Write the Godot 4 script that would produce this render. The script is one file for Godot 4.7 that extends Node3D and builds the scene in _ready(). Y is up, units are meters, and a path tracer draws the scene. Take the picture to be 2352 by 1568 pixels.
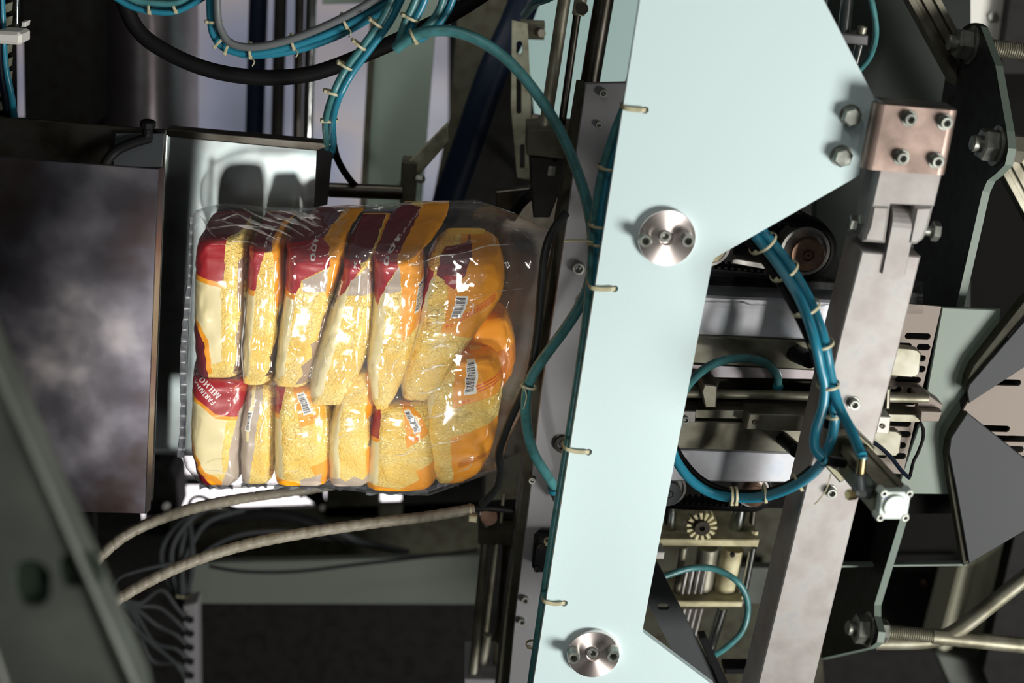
extends Node3D
# A packing machine: a clear bag of corn-flour packs held between a stainless chute and a white side plate, with its arms, hoses and cylinders.
# World axes are the machine's axes: x to the right, y up, z towards the viewer; the camera looks down on it at about twenty degrees.

const FPX := 3266.67
var cam := Transform3D()
var base_of := {}
var used := {}
var M := {}
var rng := RandomNumberGenerator.new()
var zshift := 0.0   # moves a whole station nearer

# ---------------------------------------------------------------- camera geometry
func set_camera() -> void:
	var zin := Vector3((1100.0 - 1176.0) / FPX, (784.0 + 400.0) / FPX, -1.0).normalized()   # the machine's depth axis, as the camera sees it
	var down := Vector3(-0.36, -2.668, -1.0)
	var zm := -zin
	var ym := -(down - zm * down.dot(zm)).normalized()
	var xm := ym.cross(zm)
	var b := Basis(Vector3(xm.x, ym.x, zm.x), Vector3(xm.y, ym.y, zm.y), Vector3(xm.z, ym.z, zm.z))
	cam = Transform3D(b, b.z * 2.0)

func ray(px: float, py: float) -> Vector3:
	return cam.basis * Vector3((px - 1176.0) / FPX, -(py - 784.0) / FPX, -1.0)

func P(px: float, py: float, z: float) -> Vector3:
	var d := ray(px, py)
	return cam.origin + d * ((z + zshift - cam.origin.z) / d.z)

func PX(px: float, py: float, x: float) -> Vector3:
	var d := ray(px, py)
	return cam.origin + d * ((x - cam.origin.x) / d.x)

func mpp(p: Vector3) -> float:
	return -(cam.affine_inverse() * p).z / FPX

# ---------------------------------------------------------------- mesh collector
class MB:
	var v := PackedVector3Array()
	var n := PackedVector3Array()
	var uv := PackedVector2Array()
	var has_uv := false

	func tri(a: Vector3, b: Vector3, c: Vector3) -> void:
		var q := (b - a).cross(c - a).normalized()
		v.push_back(a); v.push_back(c); v.push_back(b)
		for i in 3:
			n.push_back(q); uv.push_back(Vector2.ZERO)

	func quad(a: Vector3, b: Vector3, c: Vector3, d: Vector3) -> void:
		tri(a, b, c); tri(a, c, d)

	func tris(a: Vector3, b: Vector3, c: Vector3, na: Vector3, nb: Vector3, nc: Vector3) -> void:
		v.push_back(a); v.push_back(c); v.push_back(b)
		n.push_back(na); n.push_back(nc); n.push_back(nb)
		for i in 3:
			uv.push_back(Vector2.ZERO)

	# rows of points; smooth normals; wrap joins the last column with the first
	func grid(rows: Array, wrap := false, uvs: Array = []) -> void:
		var nr := rows.size()
		var nc: int = rows[0].size()
		var acc := []
		for i in nr:
			var r := PackedVector3Array()
			r.resize(nc)
			acc.append(r)
		var last := nc if wrap else nc - 1
		for i in nr - 1:
			for j in last:
				var k := (j + 1) % nc
				var q: Vector3 = (rows[i + 1][k] - rows[i][j]).cross(rows[i + 1][j] - rows[i][k])
				acc[i][j] += q; acc[i][k] += q; acc[i + 1][j] += q; acc[i + 1][k] += q
		for i in nr:
			if rows[i][0].distance_squared_to(rows[i][nc / 2]) < 1e-12:
				var s := Vector3.ZERO
				for j in nc:
					s += acc[i][j]
				for j in nc:
					acc[i][j] = s
		for i in nr:
			for j in nc:
				acc[i][j] = acc[i][j].normalized()
		var wu := not uvs.is_empty()
		has_uv = has_uv or wu
		for i in nr - 1:
			for j in last:
				var k := (j + 1) % nc
				for t in [[i, j, i + 1, k, i, k], [i, j, i + 1, j, i + 1, k]]:
					for m in [0, 2, 4]:
						v.push_back(rows[t[m]][t[m + 1]])
						n.push_back(acc[t[m]][t[m + 1]])
						uv.push_back(uvs[t[m]][t[m + 1]] if wu else Vector2.ZERO)

	# a prism over a polygon in the frame's xy plane, from z0 (front) to z1 (back), with a chamfered front edge
	func ext(poly: PackedVector2Array, z0: float, z1: float, bevel: float, xf := Transform3D()) -> void:
		var area := 0.0
		var m := poly.size()
		for i in m:
			area += poly[i].cross(poly[(i + 1) % m])
		if area < 0.0:
			poly = poly.duplicate()
			poly.reverse()
		var inner := PackedVector2Array()
		for i in m:
			var a := (poly[i] - poly[(i + m - 1) % m]).normalized()
			var b := (poly[(i + 1) % m] - poly[i]).normalized()
			var na := Vector2(-a.y, a.x)
			var nb := Vector2(-b.y, b.x)
			var h := na + nb
			inner.push_back(poly[i] + h * (bevel / maxf(0.3, h.length_squared() * 0.5)))
		var idx := Geometry2D.triangulate_polygon(poly)
		for t in range(0, idx.size(), 3):
			var a := idx[t]
			var b := idx[t + 1]
			var c := idx[t + 2]
			if (poly[b] - poly[a]).cross(poly[c] - poly[a]) < 0.0:
				var s := b
				b = c
				c = s
			tri(xf * v3(inner[a], z0), xf * v3(inner[b], z0), xf * v3(inner[c], z0))
			tri(xf * v3(poly[a], z1), xf * v3(poly[c], z1), xf * v3(poly[b], z1))
		for i in m:
			var j := (i + 1) % m
			if bevel > 0.0:
				quad(xf * v3(poly[i], z0 - bevel), xf * v3(poly[j], z0 - bevel), xf * v3(inner[j], z0), xf * v3(inner[i], z0))
			quad(xf * v3(poly[i], z1), xf * v3(poly[j], z1), xf * v3(poly[j], z0 - bevel), xf * v3(poly[i], z0 - bevel))

	func v3(p: Vector2, z: float) -> Vector3:
		return Vector3(p.x, p.y, z)

	# profile of (radius, height) from the outer bottom to the top, turned round the frame's z axis
	func lathe(prof: Array, xf: Transform3D, seg := 28, flat := false, spun := false) -> void:   # spun: texture directions run round the axis, for turned faces
		has_uv = has_uv or spun
		for k in prof.size() - 1:
			var p: Vector2 = prof[k]
			var q: Vector2 = prof[k + 1]
			var nn := Vector2(q.y - p.y, p.x - q.x).normalized()
			for s in seg:
				var a := TAU * s / seg
				var b := TAU * (s + 1) / seg
				var ca := Vector2(cos(a), sin(a))
				var cb := Vector2(cos(b), sin(b))
				var p0 := xf * Vector3(ca.x * p.x, ca.y * p.x, p.y)
				var p1 := xf * Vector3(cb.x * p.x, cb.y * p.x, p.y)
				var q0 := xf * Vector3(ca.x * q.x, ca.y * q.x, q.y)
				var q1 := xf * Vector3(cb.x * q.x, cb.y * q.x, q.y)
				if flat:
					if p.x > 1e-6:
						tri(p0, p1, q1 if q.x > 1e-6 else q0)
					if q.x > 1e-6:
						tri(p0, q1, q0)
				else:
					var n0 := (xf.basis * Vector3(ca.x * nn.x, ca.y * nn.x, nn.y)).normalized()
					var n1 := (xf.basis * Vector3(cb.x * nn.x, cb.y * nn.x, nn.y)).normalized()
					if p.x > 1e-6:
						tris(p0, p1, q1, n0, n1, n1)
						if spun:
							turned_uv(float(s) / seg, float(s + 1) / seg, float(s + 1) / seg, k, k, k + 1)
					if q.x > 1e-6:
						tris(p0, q1, q0, n0, n1, n0)
						if spun:
							turned_uv(float(s) / seg, float(s + 1) / seg, float(s) / seg, k, k + 1, k + 1)

	func turned_uv(ua: float, ub: float, uc: float, va: int, vb: int, vc: int) -> void:
		var e := uv.size()
		uv[e - 3] = Vector2(ua, va)
		uv[e - 2] = Vector2(uc, vc)
		uv[e - 1] = Vector2(ub, vb)

	func tube(pts: PackedVector3Array, r: float, seg := 12, caps := true, ripple := 0.0, pitch := 0.01) -> void:
		var m := pts.size()
		var rows := []
		var t := (pts[1] - pts[0]).normalized()
		var side := t.cross(Vector3(0.13, 0.31, 0.94)).normalized()
		var run := 0.0
		for i in m:
			var d := (pts[mini(i + 1, m - 1)] - pts[maxi(i - 1, 0)]).normalized()
			side = (side - d * side.dot(d)).normalized()
			var up := d.cross(side)
			if i > 0:
				run += pts[i].distance_to(pts[i - 1])
			var row := PackedVector3Array()
			for s in seg:
				var a := TAU * s / seg
				var f := fposmod(run / pitch + float(s) / seg, 1.0)
				var rr := r * (1.0 + ripple * (1.0 - pow(absf(f * 2.0 - 1.0), 9.0) * 3.2)) if ripple > 0.0 else r
				row.push_back(pts[i] + (side * cos(a) + up * sin(a)) * rr)
			rows.append(row)
		grid(rows, true)
		if caps:
			for s in seg:
				var k := (s + 1) % seg
				tri(pts[0], rows[0][k], rows[0][s])
				tri(pts[m - 1], rows[m - 1][s], rows[m - 1][k])

	func done() -> ArrayMesh:
		var arr := []
		arr.resize(Mesh.ARRAY_MAX)
		arr[Mesh.ARRAY_VERTEX] = v
		arr[Mesh.ARRAY_NORMAL] = n
		if has_uv:
			arr[Mesh.ARRAY_TEX_UV] = uv
		var am := ArrayMesh.new()
		am.add_surface_from_arrays(Mesh.PRIMITIVE_TRIANGLES, arr)
		return am

# ---------------------------------------------------------------- naming
func numbered(called: String) -> String:
	if not used.has(called):
		used[called] = 0
		return called
	used[called] += 1
	return "%s_%03d" % [called, used[called]]

func tag(o: Node, label: String, category: String, group := "") -> void:
	o.set_meta("label", label)
	o.set_meta("category", category)
	if group != "":
		o.set_meta("group", group)

func thing(called: String, label: String, category: String, at: Vector3, group := "") -> Node3D:
	var o := Node3D.new()
	o.name = numbered(called)
	o.position = at
	add_child(o, true)
	base_of[o] = at
	tag(o, label, category, group)
	return o

# commits the collected shape (in world coordinates) as a named part of a thing or of a part
func put(b: MB, called: String, m: Material, parent: Node3D) -> MeshInstance3D:
	var off: Vector3 = base_of[parent]
	for i in b.v.size():
		b.v[i] -= off
	var mi := MeshInstance3D.new()
	mi.name = called
	mi.mesh = b.done()
	mi.material_override = m
	parent.add_child(mi, true)
	base_of[mi] = off
	return mi

# a thing that is one mesh
func solo(b: MB, called: String, m: Material, label: String, category: String, group := "") -> MeshInstance3D:
	var lo := b.v[0]
	var hi := b.v[0]
	for p in b.v:
		lo = lo.min(p)
		hi = hi.max(p)
	var at := Vector3((lo.x + hi.x) / 2, lo.y, (lo.z + hi.z) / 2)
	for i in b.v.size():
		b.v[i] -= at
	var mi := MeshInstance3D.new()
	mi.name = numbered(called)
	mi.mesh = b.done()
	mi.material_override = m
	mi.position = at
	add_child(mi, true)
	base_of[mi] = at
	if category == "":
		mi.set_meta("kind", "structure")
		mi.set_meta("label", label)
	else:
		tag(mi, label, category, group)
	return mi

# ---------------------------------------------------------------- shapes measured on the photograph
func pts2(a: Array, z: float) -> PackedVector2Array:
	var r := PackedVector2Array()
	for i in range(0, a.size(), 2):
		var p := P(a[i], a[i + 1], z)
		r.push_back(Vector2(p.x, p.y))
	return r

func pl(a: Array, z: float, thick: float, bevel := 0.0012, b: MB = null) -> MB:
	if b == null:
		b = MB.new()
	b.ext(pts2(a, z), z + zshift, z + zshift - thick, bevel)
	return b

# a plate standing in the plane x = const, its left side seen
func plx(a: Array, x: float, thick: float, bevel := 0.001) -> MB:
	var r := PackedVector2Array()
	for i in range(0, a.size(), 2):
		var p := PX(a[i], a[i + 1], x)
		r.push_back(Vector2(p.z, p.y))
	var b := MB.new()
	b.ext(r, -x, -x - thick, bevel, Transform3D(Basis(Vector3(0, 0, 1), Vector3(0, 1, 0), Vector3(-1, 0, 0)), Vector3.ZERO))
	return b

func frame(at: Vector3, axis: Vector3, turn := 0.0) -> Transform3D:
	var z := axis.normalized()
	var x := (Vector3.UP if absf(z.y) < 0.9 else Vector3.RIGHT).cross(z).normalized()
	return Transform3D(Basis(x, z.cross(x), z), at).rotated_local(Vector3(0, 0, 1), turn)

func chain(a: Array, per := 7, off := Vector3.ZERO) -> PackedVector3Array:   # x, y, z triples: pixels and depth, joined by a smooth curve
	var k := PackedVector3Array()
	for i in range(0, a.size(), 3):
		k.push_back(P(a[i], a[i + 1], a[i + 2]) + off)
	return curve(k, per)

func curve(k: PackedVector3Array, per := 7) -> PackedVector3Array:
	var r := PackedVector3Array()
	var m := k.size()
	for i in m - 1:
		for s in per:
			r.push_back(k[i].cubic_interpolate(k[i + 1], k[maxi(i - 1, 0)], k[mini(i + 2, m - 1)], float(s) / per))
	r.push_back(k[m - 1])
	return r

func hose(a: Array, rpx: float, seg := 14, per := 8) -> MB:
	var p := chain(a, per)
	var b := MB.new()
	b.tube(p, rpx * mpp(p[p.size() / 2]), seg)
	return b

func bar(a: Vector3, b: Vector3, r: float, seg := 24, ch := 0.0) -> MB:
	var m := MB.new()
	var l := a.distance_to(b)
	m.lathe([Vector2(0, 0), Vector2(r - ch, 0), Vector2(r, ch), Vector2(r, l - ch), Vector2(r - ch, l), Vector2(0, l)], frame(a, b - a), seg)
	return m

func rod(x0: float, y0: float, z0: float, x1: float, y1: float, z1: float, rpx: float, seg := 24) -> MB:
	var a := P(x0, y0, z0)
	return bar(a, P(x1, y1, z1), rpx * mpp(a), seg, 0.0008)

func box(center: Vector3, size: Vector3, bevel := 0.001, turn := Basis()) -> MB:
	var b := MB.new()
	var hx := size.x / 2
	var hy := size.y / 2
	b.ext(PackedVector2Array([Vector2(-hx, -hy), Vector2(hx, -hy), Vector2(hx, hy), Vector2(-hx, hy)]), size.z / 2, -size.z / 2, bevel, Transform3D(turn, center))
	return b

func socket_head(xf: Transform3D, r: float, h: float, b: MB = null) -> MB:
	if b == null:
		b = MB.new()
	b.lathe([Vector2(r, 0), Vector2(r, h * 0.88), Vector2(r * 0.92, h), Vector2(r * 0.6, h)], xf, 26)
	b.lathe([Vector2(r * 0.62, h), Vector2(r * 0.52, h * 0.92), Vector2(r * 0.5, h * 0.4), Vector2(0, h * 0.35)], xf, 6, true)
	return b

func hexa(xf: Transform3D, r: float, h: float, b: MB = null) -> MB:
	if b == null:
		b = MB.new()
	b.lathe([Vector2(0, 0), Vector2(r * 0.93, 0), Vector2(r, h * 0.1), Vector2(r, h * 0.86), Vector2(r * 0.88, h), Vector2(0, h)], xf, 6, true)
	return b

func disc(xf: Transform3D, r: float, h: float, ch := 0.0005, b: MB = null) -> MB:
	if b == null:
		b = MB.new()
	b.lathe([Vector2(0, 0), Vector2(r, 0), Vector2(r, h - ch), Vector2(r - ch, h), Vector2(0, h)], xf, 40)
	return b

func ringed(xf: Transform3D, r0: float, r1: float, h: float, ch := 0.0004, b: MB = null) -> MB:   # a flat ring: washer, tyre, collar
	if b == null:
		b = MB.new()
	b.lathe([Vector2(r0, 0), Vector2(r1, 0), Vector2(r1, h - ch), Vector2(r1 - ch, h), Vector2(r0 + ch, h), Vector2(r0, h - ch), Vector2(r0, 0)], xf, 40)
	return b

# socket screw with its washer ring, standing on a face at z
func screw(parent: Node3D, px: float, py: float, z: float, rpx: float, hpx: float, m: Material, axis := Vector3(0, 0, 1)) -> void:
	var at := P(px, py, z)
	var k := mpp(at)
	put(socket_head(frame(at, axis), rpx * k, hpx * k), "socket_screw", m, parent)

# a strap drawn tight round a bundle of hoses
func tie(parent: Node3D, px: float, py: float, z: float, dx: float, dy: float, half: float, m: Material, tail := 0.0, deep := 0.9) -> void:
	var c := P(px, py, z)
	var k := mpp(c)
	var d := (P(px + dx * 20, py + dy * 20, z) - c).normalized()
	var e0 := Vector3(0, 0, 1)
	var e1 := d.cross(e0).normalized()
	e0 = e1.cross(d)
	var rows := []
	for q in 5:
		var s: Vector2 = [Vector2(-1, 0), Vector2(1, 0), Vector2(1, 1), Vector2(-1, 1), Vector2(-1, 0)][q]
		var row := PackedVector3Array()
		for i in 20:
			var a := TAU * i / 20
			var rr := half * k + s.y * 0.0012
			row.push_back(c + e1 * cos(a) * rr + e0 * sin(a) * rr * deep + d * s.x * 0.0016)
		rows.append(row)
	var b := MB.new()
	b.grid(rows, true)
	var hd := c + e1 * (half * k * 0.72) + e0 * (half * k * 0.66)
	b.ext(PackedVector2Array([Vector2(-0.0022, -0.0022), Vector2(0.0022, -0.0022), Vector2(0.0022, 0.0022), Vector2(-0.0022, 0.0022)]), 0.0024, -0.002, 0.0007, Transform3D(Basis(d, e1, e0).orthonormalized(), hd))
	if tail > 0.0:
		b.tube(curve(PackedVector3Array([hd, hd + Vector3(0.006, -0.4 * tail, 0.004), hd + Vector3(0.004, -tail, 0.006)]), 5), 0.0009, 6)
	put(b, "cable_tie", m, parent)

# ---------------------------------------------------------------- materials
func noise_tex(sd: int, freq: float, cols: Array, size := 512, oct := 4, kind := FastNoiseLite.TYPE_SIMPLEX_SMOOTH) -> NoiseTexture2D:
	var f := FastNoiseLite.new()
	f.seed = sd
	f.noise_type = kind
	f.frequency = freq
	f.fractal_octaves = oct
	var t := NoiseTexture2D.new()
	t.width = size
	t.height = size
	t.seamless = true
	t.noise = f
	var g := Gradient.new()
	g.set_color(0, cols[0])
	g.set_color(1, cols[cols.size() - 1])
	for i in range(1, cols.size() - 1):
		g.add_point(float(i) / (cols.size() - 1), cols[i])
	t.color_ramp = g
	return t

func mk(called: String, c: Color, rough: float, metal := 0.0, tex: Texture2D = null, scale := 2.0, bump: Texture2D = null, bump_cm := 0.02) -> StandardMaterial3D:
	var m := StandardMaterial3D.new()
	m.resource_name = called
	m.albedo_color = c
	m.roughness = rough
	m.metallic = metal
	if tex or bump:
		m.uv1_triplanar = true
		m.uv1_world_triplanar = true
		m.uv1_scale = Vector3.ONE * scale
		m.albedo_texture = tex
	if bump:
		m.heightmap_enabled = true
		m.heightmap_texture = bump
		m.heightmap_scale = bump_cm
	M[called] = m
	return m

func make_materials() -> void:
	var g := func(x: float) -> Color: return Color(x, x, x)
	var cloud := noise_tex(3, 0.006, [g.call(0.62), g.call(0.8), g.call(1.0)], 512, 5)
	var smudge := noise_tex(9, 0.012, [Color(0.9, 0.88, 0.88), Color(0.96, 0.94, 0.94), Color(1, 1, 1), Color(0.93, 0.95, 0.98)], 512, 5)
	var stain := noise_tex(21, 0.009, [Color(0.6, 0.58, 0.53), Color(0.85, 0.84, 0.8), Color(1, 1, 1)], 512, 5)
	var speck := noise_tex(5, 0.32, [g.call(0.93), g.call(0.97), g.call(1.0)], 512, 2)
	var dusty := noise_tex(41, 0.03, [Color(0.7, 0.66, 0.6), Color(0.92, 0.92, 0.92), Color(1, 1, 1)], 512, 5)
	mk("white_paint", Color(0.835, 0.925, 0.94), 0.5, 0.0, speck, 5.0)
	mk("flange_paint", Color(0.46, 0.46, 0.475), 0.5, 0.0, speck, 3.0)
	mk("sage_paint", Color(0.44, 0.5, 0.465), 0.5)
	mk("dark_paint", Color(0.2, 0.21, 0.21), 0.45, 0.0, dusty, 2.0)
	mk("black_paint", Color(0.06, 0.06, 0.06), 0.8).metallic_specular = 0.2
	mk("slate_paint", Color(0.185, 0.205, 0.22), 0.65)
	mk("beam_paint", Color(0.31, 0.335, 0.31), 0.5, 0.0, cloud, 2.0)
	mk("olive_paint", Color(0.5, 0.51, 0.44), 0.55, 0.0, dusty, 2.0)
	mk("olive_dark", Color(0.26, 0.26, 0.22), 0.6, 0.0, dusty, 1.5)
	mk("graphite", Color(0.1, 0.1, 0.1), 0.6, 0.0, dusty, 1.5)
	mk("aluminium", Color(0.625, 0.62, 0.615), 0.5, 0.3, smudge, 3.0)
	mk("machined", Color(0.82, 0.81, 0.8), 0.36, 0.85, cloud, 6.0)
	var tn := mk("turned", Color(0.95, 0.91, 0.9), 0.36, 1.0)
	tn.anisotropy_enabled = true
	tn.anisotropy = 0.85
	mk("copper_face", Color(0.72, 0.58, 0.5), 0.3, 1.0, cloud, 9.0)
	mk("stainless", Color(0.56, 0.585, 0.62), 0.4, 1.0, smudge, 2.2)
	mk("stainless_dull", Color(0.66, 0.64, 0.66), 0.36, 1.0, smudge, 2.2)
	mk("old_steel", Color(0.6, 0.6, 0.565), 0.48, 0.7, stain, 3.0)
	mk("rod_steel", Color(0.64, 0.64, 0.59), 0.48, 0.65, stain, 4.0)
	mk("chrome", Color(0.82, 0.84, 0.84), 0.14, 1.0)
	mk("dark_steel", Color(0.33, 0.32, 0.31), 0.35, 0.9, stain, 3.0)
	mk("zinc", Color(0.72, 0.74, 0.71), 0.42, 0.8, cloud, 12.0)
	mk("brass", Color(0.72, 0.65, 0.48), 0.3, 1.0)
	mk("cylinder_alu", Color(0.56, 0.56, 0.5), 0.42, 0.75, stain, 4.0)
	mk("cylinder_cap", Color(0.74, 0.79, 0.77), 0.5, 0.1)
	mk("rubber", Color(0.07, 0.07, 0.075), 0.55)
	mk("black_plastic", Color(0.09, 0.09, 0.1), 0.4)
	mk("grey_plastic", Color(0.33, 0.36, 0.37), 0.45)
	mk("white_plastic", Color(0.8, 0.8, 0.78), 0.45)
	mk("tie_nylon", Color(0.7, 0.68, 0.56), 0.45)
	mk("blue_hose", Color(0.14, 0.47, 0.57), 0.3)
	mk("teal_hose", Color(0.28, 0.52, 0.54), 0.36, 0.0, dusty, 3.0)
	mk("grey_hose", Color(0.38, 0.4, 0.41), 0.4)
	mk("navy_hose", Color(0.04, 0.07, 0.12), 0.45)
	mk("spiral_wrap", Color(0.54, 0.52, 0.47), 0.5, 0.0, dusty, 4.0)
	mk("cable_grey", Color(0.2, 0.21, 0.22), 0.5)
	mk("tape", Color(0.1, 0.12, 0.12), 0.5, 0.0, dusty, 6.0)
	mk("bone", Color(0.85, 0.83, 0.7), 0.5, 0.0, stain, 4.0)
	mk("blue_mark", Color(0.05, 0.15, 0.6), 0.5)
	mk("wall_grey", Color(0.3, 0.3, 0.3), 0.8, 0.0, dusty, 0.7)
	mk("floor_grey", Color(0.25, 0.25, 0.24), 0.6, 0.0, dusty, 0.7)
	mk("seal_edge", Color(0.62, 0.64, 0.68), 0.3, 0.0, cloud, 20.0)
	mk("guard_sheet", Color(0.62, 0.6, 0.61), 0.22, 1.0, noise_tex(91, 0.005, [Color(0.55, 0.48, 0.46), Color(0.6, 0.6, 0.64), Color(0.75, 0.76, 0.8), Color(1, 1, 1)], 512, 5), 1.6)
	mk("clamp_face", Color(0.72, 0.63, 0.59), 0.4, 0.6, cloud, 5.0)
	mk("beige_sheet", Color(0.5, 0.46, 0.43), 0.6, 0.1)
	mk("panel_grey", Color(0.35, 0.37, 0.35), 0.6)
	mk("seal_steel", Color(0.8, 0.82, 0.855), 0.42, 0.5, smudge, 2.2)
	mk("cheek_steel", Color(0.66, 0.71, 0.72), 0.36, 1.0, smudge, 2.2)
	M["guard_sheet"].roughness = 0.5
	M["guard_sheet"].roughness_texture = noise_tex(92, 0.01, [g.call(0.46), g.call(0.56), g.call(0.72)], 512, 5)
	mk("panel_green", Color(0.12, 0.145, 0.135), 0.5)
	mk("pale_leg", Color(0.74, 0.74, 0.65), 0.5)
	mk("dark_green", Color(0.12, 0.16, 0.13), 0.6)
	# the clear film of the big bag, and glazing
	var film := mk("film", Color(0.86, 0.87, 0.9, 0.045), 0.07)
	film.transparency = BaseMaterial3D.TRANSPARENCY_ALPHA
	film.metallic_specular = 0.5
	film.cull_mode = BaseMaterial3D.CULL_DISABLED
	var crease := mk("film_glint", Color(0.9, 0.9, 0.9, 0.4), 0.22)  # pale ribbons that paint glints onto the bag film
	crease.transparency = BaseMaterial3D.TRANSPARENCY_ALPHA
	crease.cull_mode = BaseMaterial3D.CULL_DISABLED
	var clear := mk("clear_sheet", Color(0.5, 0.52, 0.52, 0.12), 0.08)
	clear.transparency = BaseMaterial3D.TRANSPARENCY_ALPHA
	for k in ["graphite", "olive_dark", "panel_green", "dark_paint", "rubber", "black_plastic", "floor_grey", "wall_grey", "panel_grey", "cable_grey", "navy_hose", "dark_green"]:
		M[k].metallic_specular = 0.25
	# window panes with daylight behind them
	lit("pane_day", Color(0.9, 0.9, 0.94), 0.32, [Color(0.55, 0.58, 0.66), Color(0.8, 0.82, 0.9), Color(1.0, 0.95, 0.93), Color(0.75, 0.82, 0.98)])
	lit("pane_aqua", Color(0.72, 0.86, 0.83), 0.46, [])
	lit("pane_white", Color(1.0, 0.97, 0.98), 2.0, [])
	lit("panel_glow", Color(0.88, 0.98, 1.0), 0.28, [])  # face of the added panel mirrored in the chute cheek
	lit("lamp_glow", Color(1.0, 0.98, 0.95), 3.0, [])

func lit(called: String, c: Color, energy: float, cols: Array) -> void:
	var m := mk(called, Color(0.3, 0.3, 0.3), 0.3)
	m.emission_enabled = true
	m.emission = c
	m.emission_energy_multiplier = energy
	if not cols.is_empty():
		m.uv1_triplanar = true
		m.uv1_world_triplanar = true
		m.uv1_scale = Vector3(0.9, 1.5, 1.0)
		m.emission_operator = BaseMaterial3D.EMISSION_OP_MULTIPLY
		m.emission_texture = noise_tex(61, 0.006, cols, 256, 2)

# ---------------------------------------------------------------- packs of corn flour
const INK := {
	"red": Color(0.66, 0.07, 0.13), "wine": Color(0.42, 0.05, 0.13), "yellow": Color(0.95, 0.62, 0.06), "amber": Color(0.84, 0.5, 0.06),  # wine also paints the shaded red of the pack tops
	"cream": Color(0.91, 0.86, 0.67), "white": Color(0.93, 0.93, 0.93), "ink": Color(0.12, 0.12, 0.14), "orange": Color(0.88, 0.25, 0.1),
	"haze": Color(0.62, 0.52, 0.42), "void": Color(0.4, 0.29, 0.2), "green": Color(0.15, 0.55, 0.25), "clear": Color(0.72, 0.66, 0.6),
}
var flakes: Image
var flake_bump: Image
var clump := FastNoiseLite.new()
var wrinkle := FastNoiseLite.new()

func make_flakes() -> void:
	var cell := FastNoiseLite.new()
	cell.seed = 4
	cell.noise_type = FastNoiseLite.TYPE_CELLULAR
	cell.cellular_return_type = FastNoiseLite.RETURN_DISTANCE2_SUB
	cell.frequency = 0.085
	cell.fractal_type = FastNoiseLite.FRACTAL_NONE
	cell.domain_warp_enabled = true
	cell.domain_warp_amplitude = 22.0
	cell.domain_warp_frequency = 0.035
	var tone := FastNoiseLite.new()
	tone.seed = 8
	tone.frequency = 0.012
	tone.fractal_octaves = 3
	var fine := FastNoiseLite.new()
	fine.seed = 18
	fine.frequency = 0.14
	fine.fractal_octaves = 3
	flakes = Image.create(512, 512, false, Image.FORMAT_RGB8)
	var relief := Image.create(512, 512, false, Image.FORMAT_RGB8)
	for y in 512:
		for x in 512:
			var px := x * 0.5
			var py := y * 0.75
			var c := cell.get_noise_2d(px, py) + 1.0          # near 0 on the clefts between flakes
			var t := tone.get_noise_2d(px, py)
			var f := fine.get_noise_2d(px, py)
			var col := Color(0.95, 0.79, 0.36).lerp(Color(0.98, 0.89, 0.56), clampf(0.5 + t * 1.2 + f * 0.5, 0, 1))
			var cleft := smoothstep(0.14, 0.0, c) * clampf(0.12 + t * 2.0 + f * 1.2, 0.0, 1.0)
			col = col.lerp(Color(0.62, 0.4, 0.11), cleft * 0.6)
			if f > 0.36:
				col = col.lerp(Color(0.86, 0.66, 0.28), (f - 0.36) * 3.0)
			flakes.set_pixel(x, y, col)
			var h := clampf(0.25 + smoothstep(0.0, 0.5, c) * 0.5 + f * 0.35, 0, 1)
			relief.set_pixel(x, y, Color(h, h, h))
	clump.seed = 12
	clump.noise_type = FastNoiseLite.TYPE_CELLULAR
	clump.cellular_return_type = FastNoiseLite.RETURN_DISTANCE
	clump.frequency = 95.0
	clump.fractal_octaves = 2
	wrinkle.seed = 15
	wrinkle.frequency = 30.0
	wrinkle.fractal_octaves = 4
	wrinkle.fractal_type = FastNoiseLite.FRACTAL_RIDGED
	flake_bump = relief

func fill(im: Image, p: PackedVector2Array, src: Variant) -> void:   # scanline fill of a polygon given in pixels, with a colour or with another picture's rows
	var lo := 1e9
	var hi := -1e9
	for q in p:
		lo = minf(lo, q.y)
		hi = maxf(hi, q.y)
	for y in range(maxi(0, int(lo)), mini(im.get_height(), int(hi) + 1)):
		var xs := []
		var fy := y + 0.5
		for i in p.size():
			var a := p[i]
			var b := p[(i + 1) % p.size()]
			if (a.y <= fy) != (b.y <= fy):
				xs.append(a.x + (fy - a.y) / (b.y - a.y) * (b.x - a.x))
		xs.sort()
		for i in range(0, xs.size() - 1, 2):
			var x0 := int(round(xs[i]))
			var w := int(round(xs[i + 1])) - x0
			if w > 0:
				if src is Color:
					im.fill_rect(Rect2i(x0, y, w, 1), src)
				else:
					im.blit_rect(src, Rect2i(x0 % 100, y % 500, w, 1), Vector2i(x0, y))

func uvpoly(im: Image, a: Array, src: Variant) -> void:
	var p := PackedVector2Array()
	for i in range(0, a.size(), 2):
		p.push_back(Vector2(a[i] * im.get_width(), a[i + 1] * im.get_height()))
	fill(im, p, src)

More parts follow.
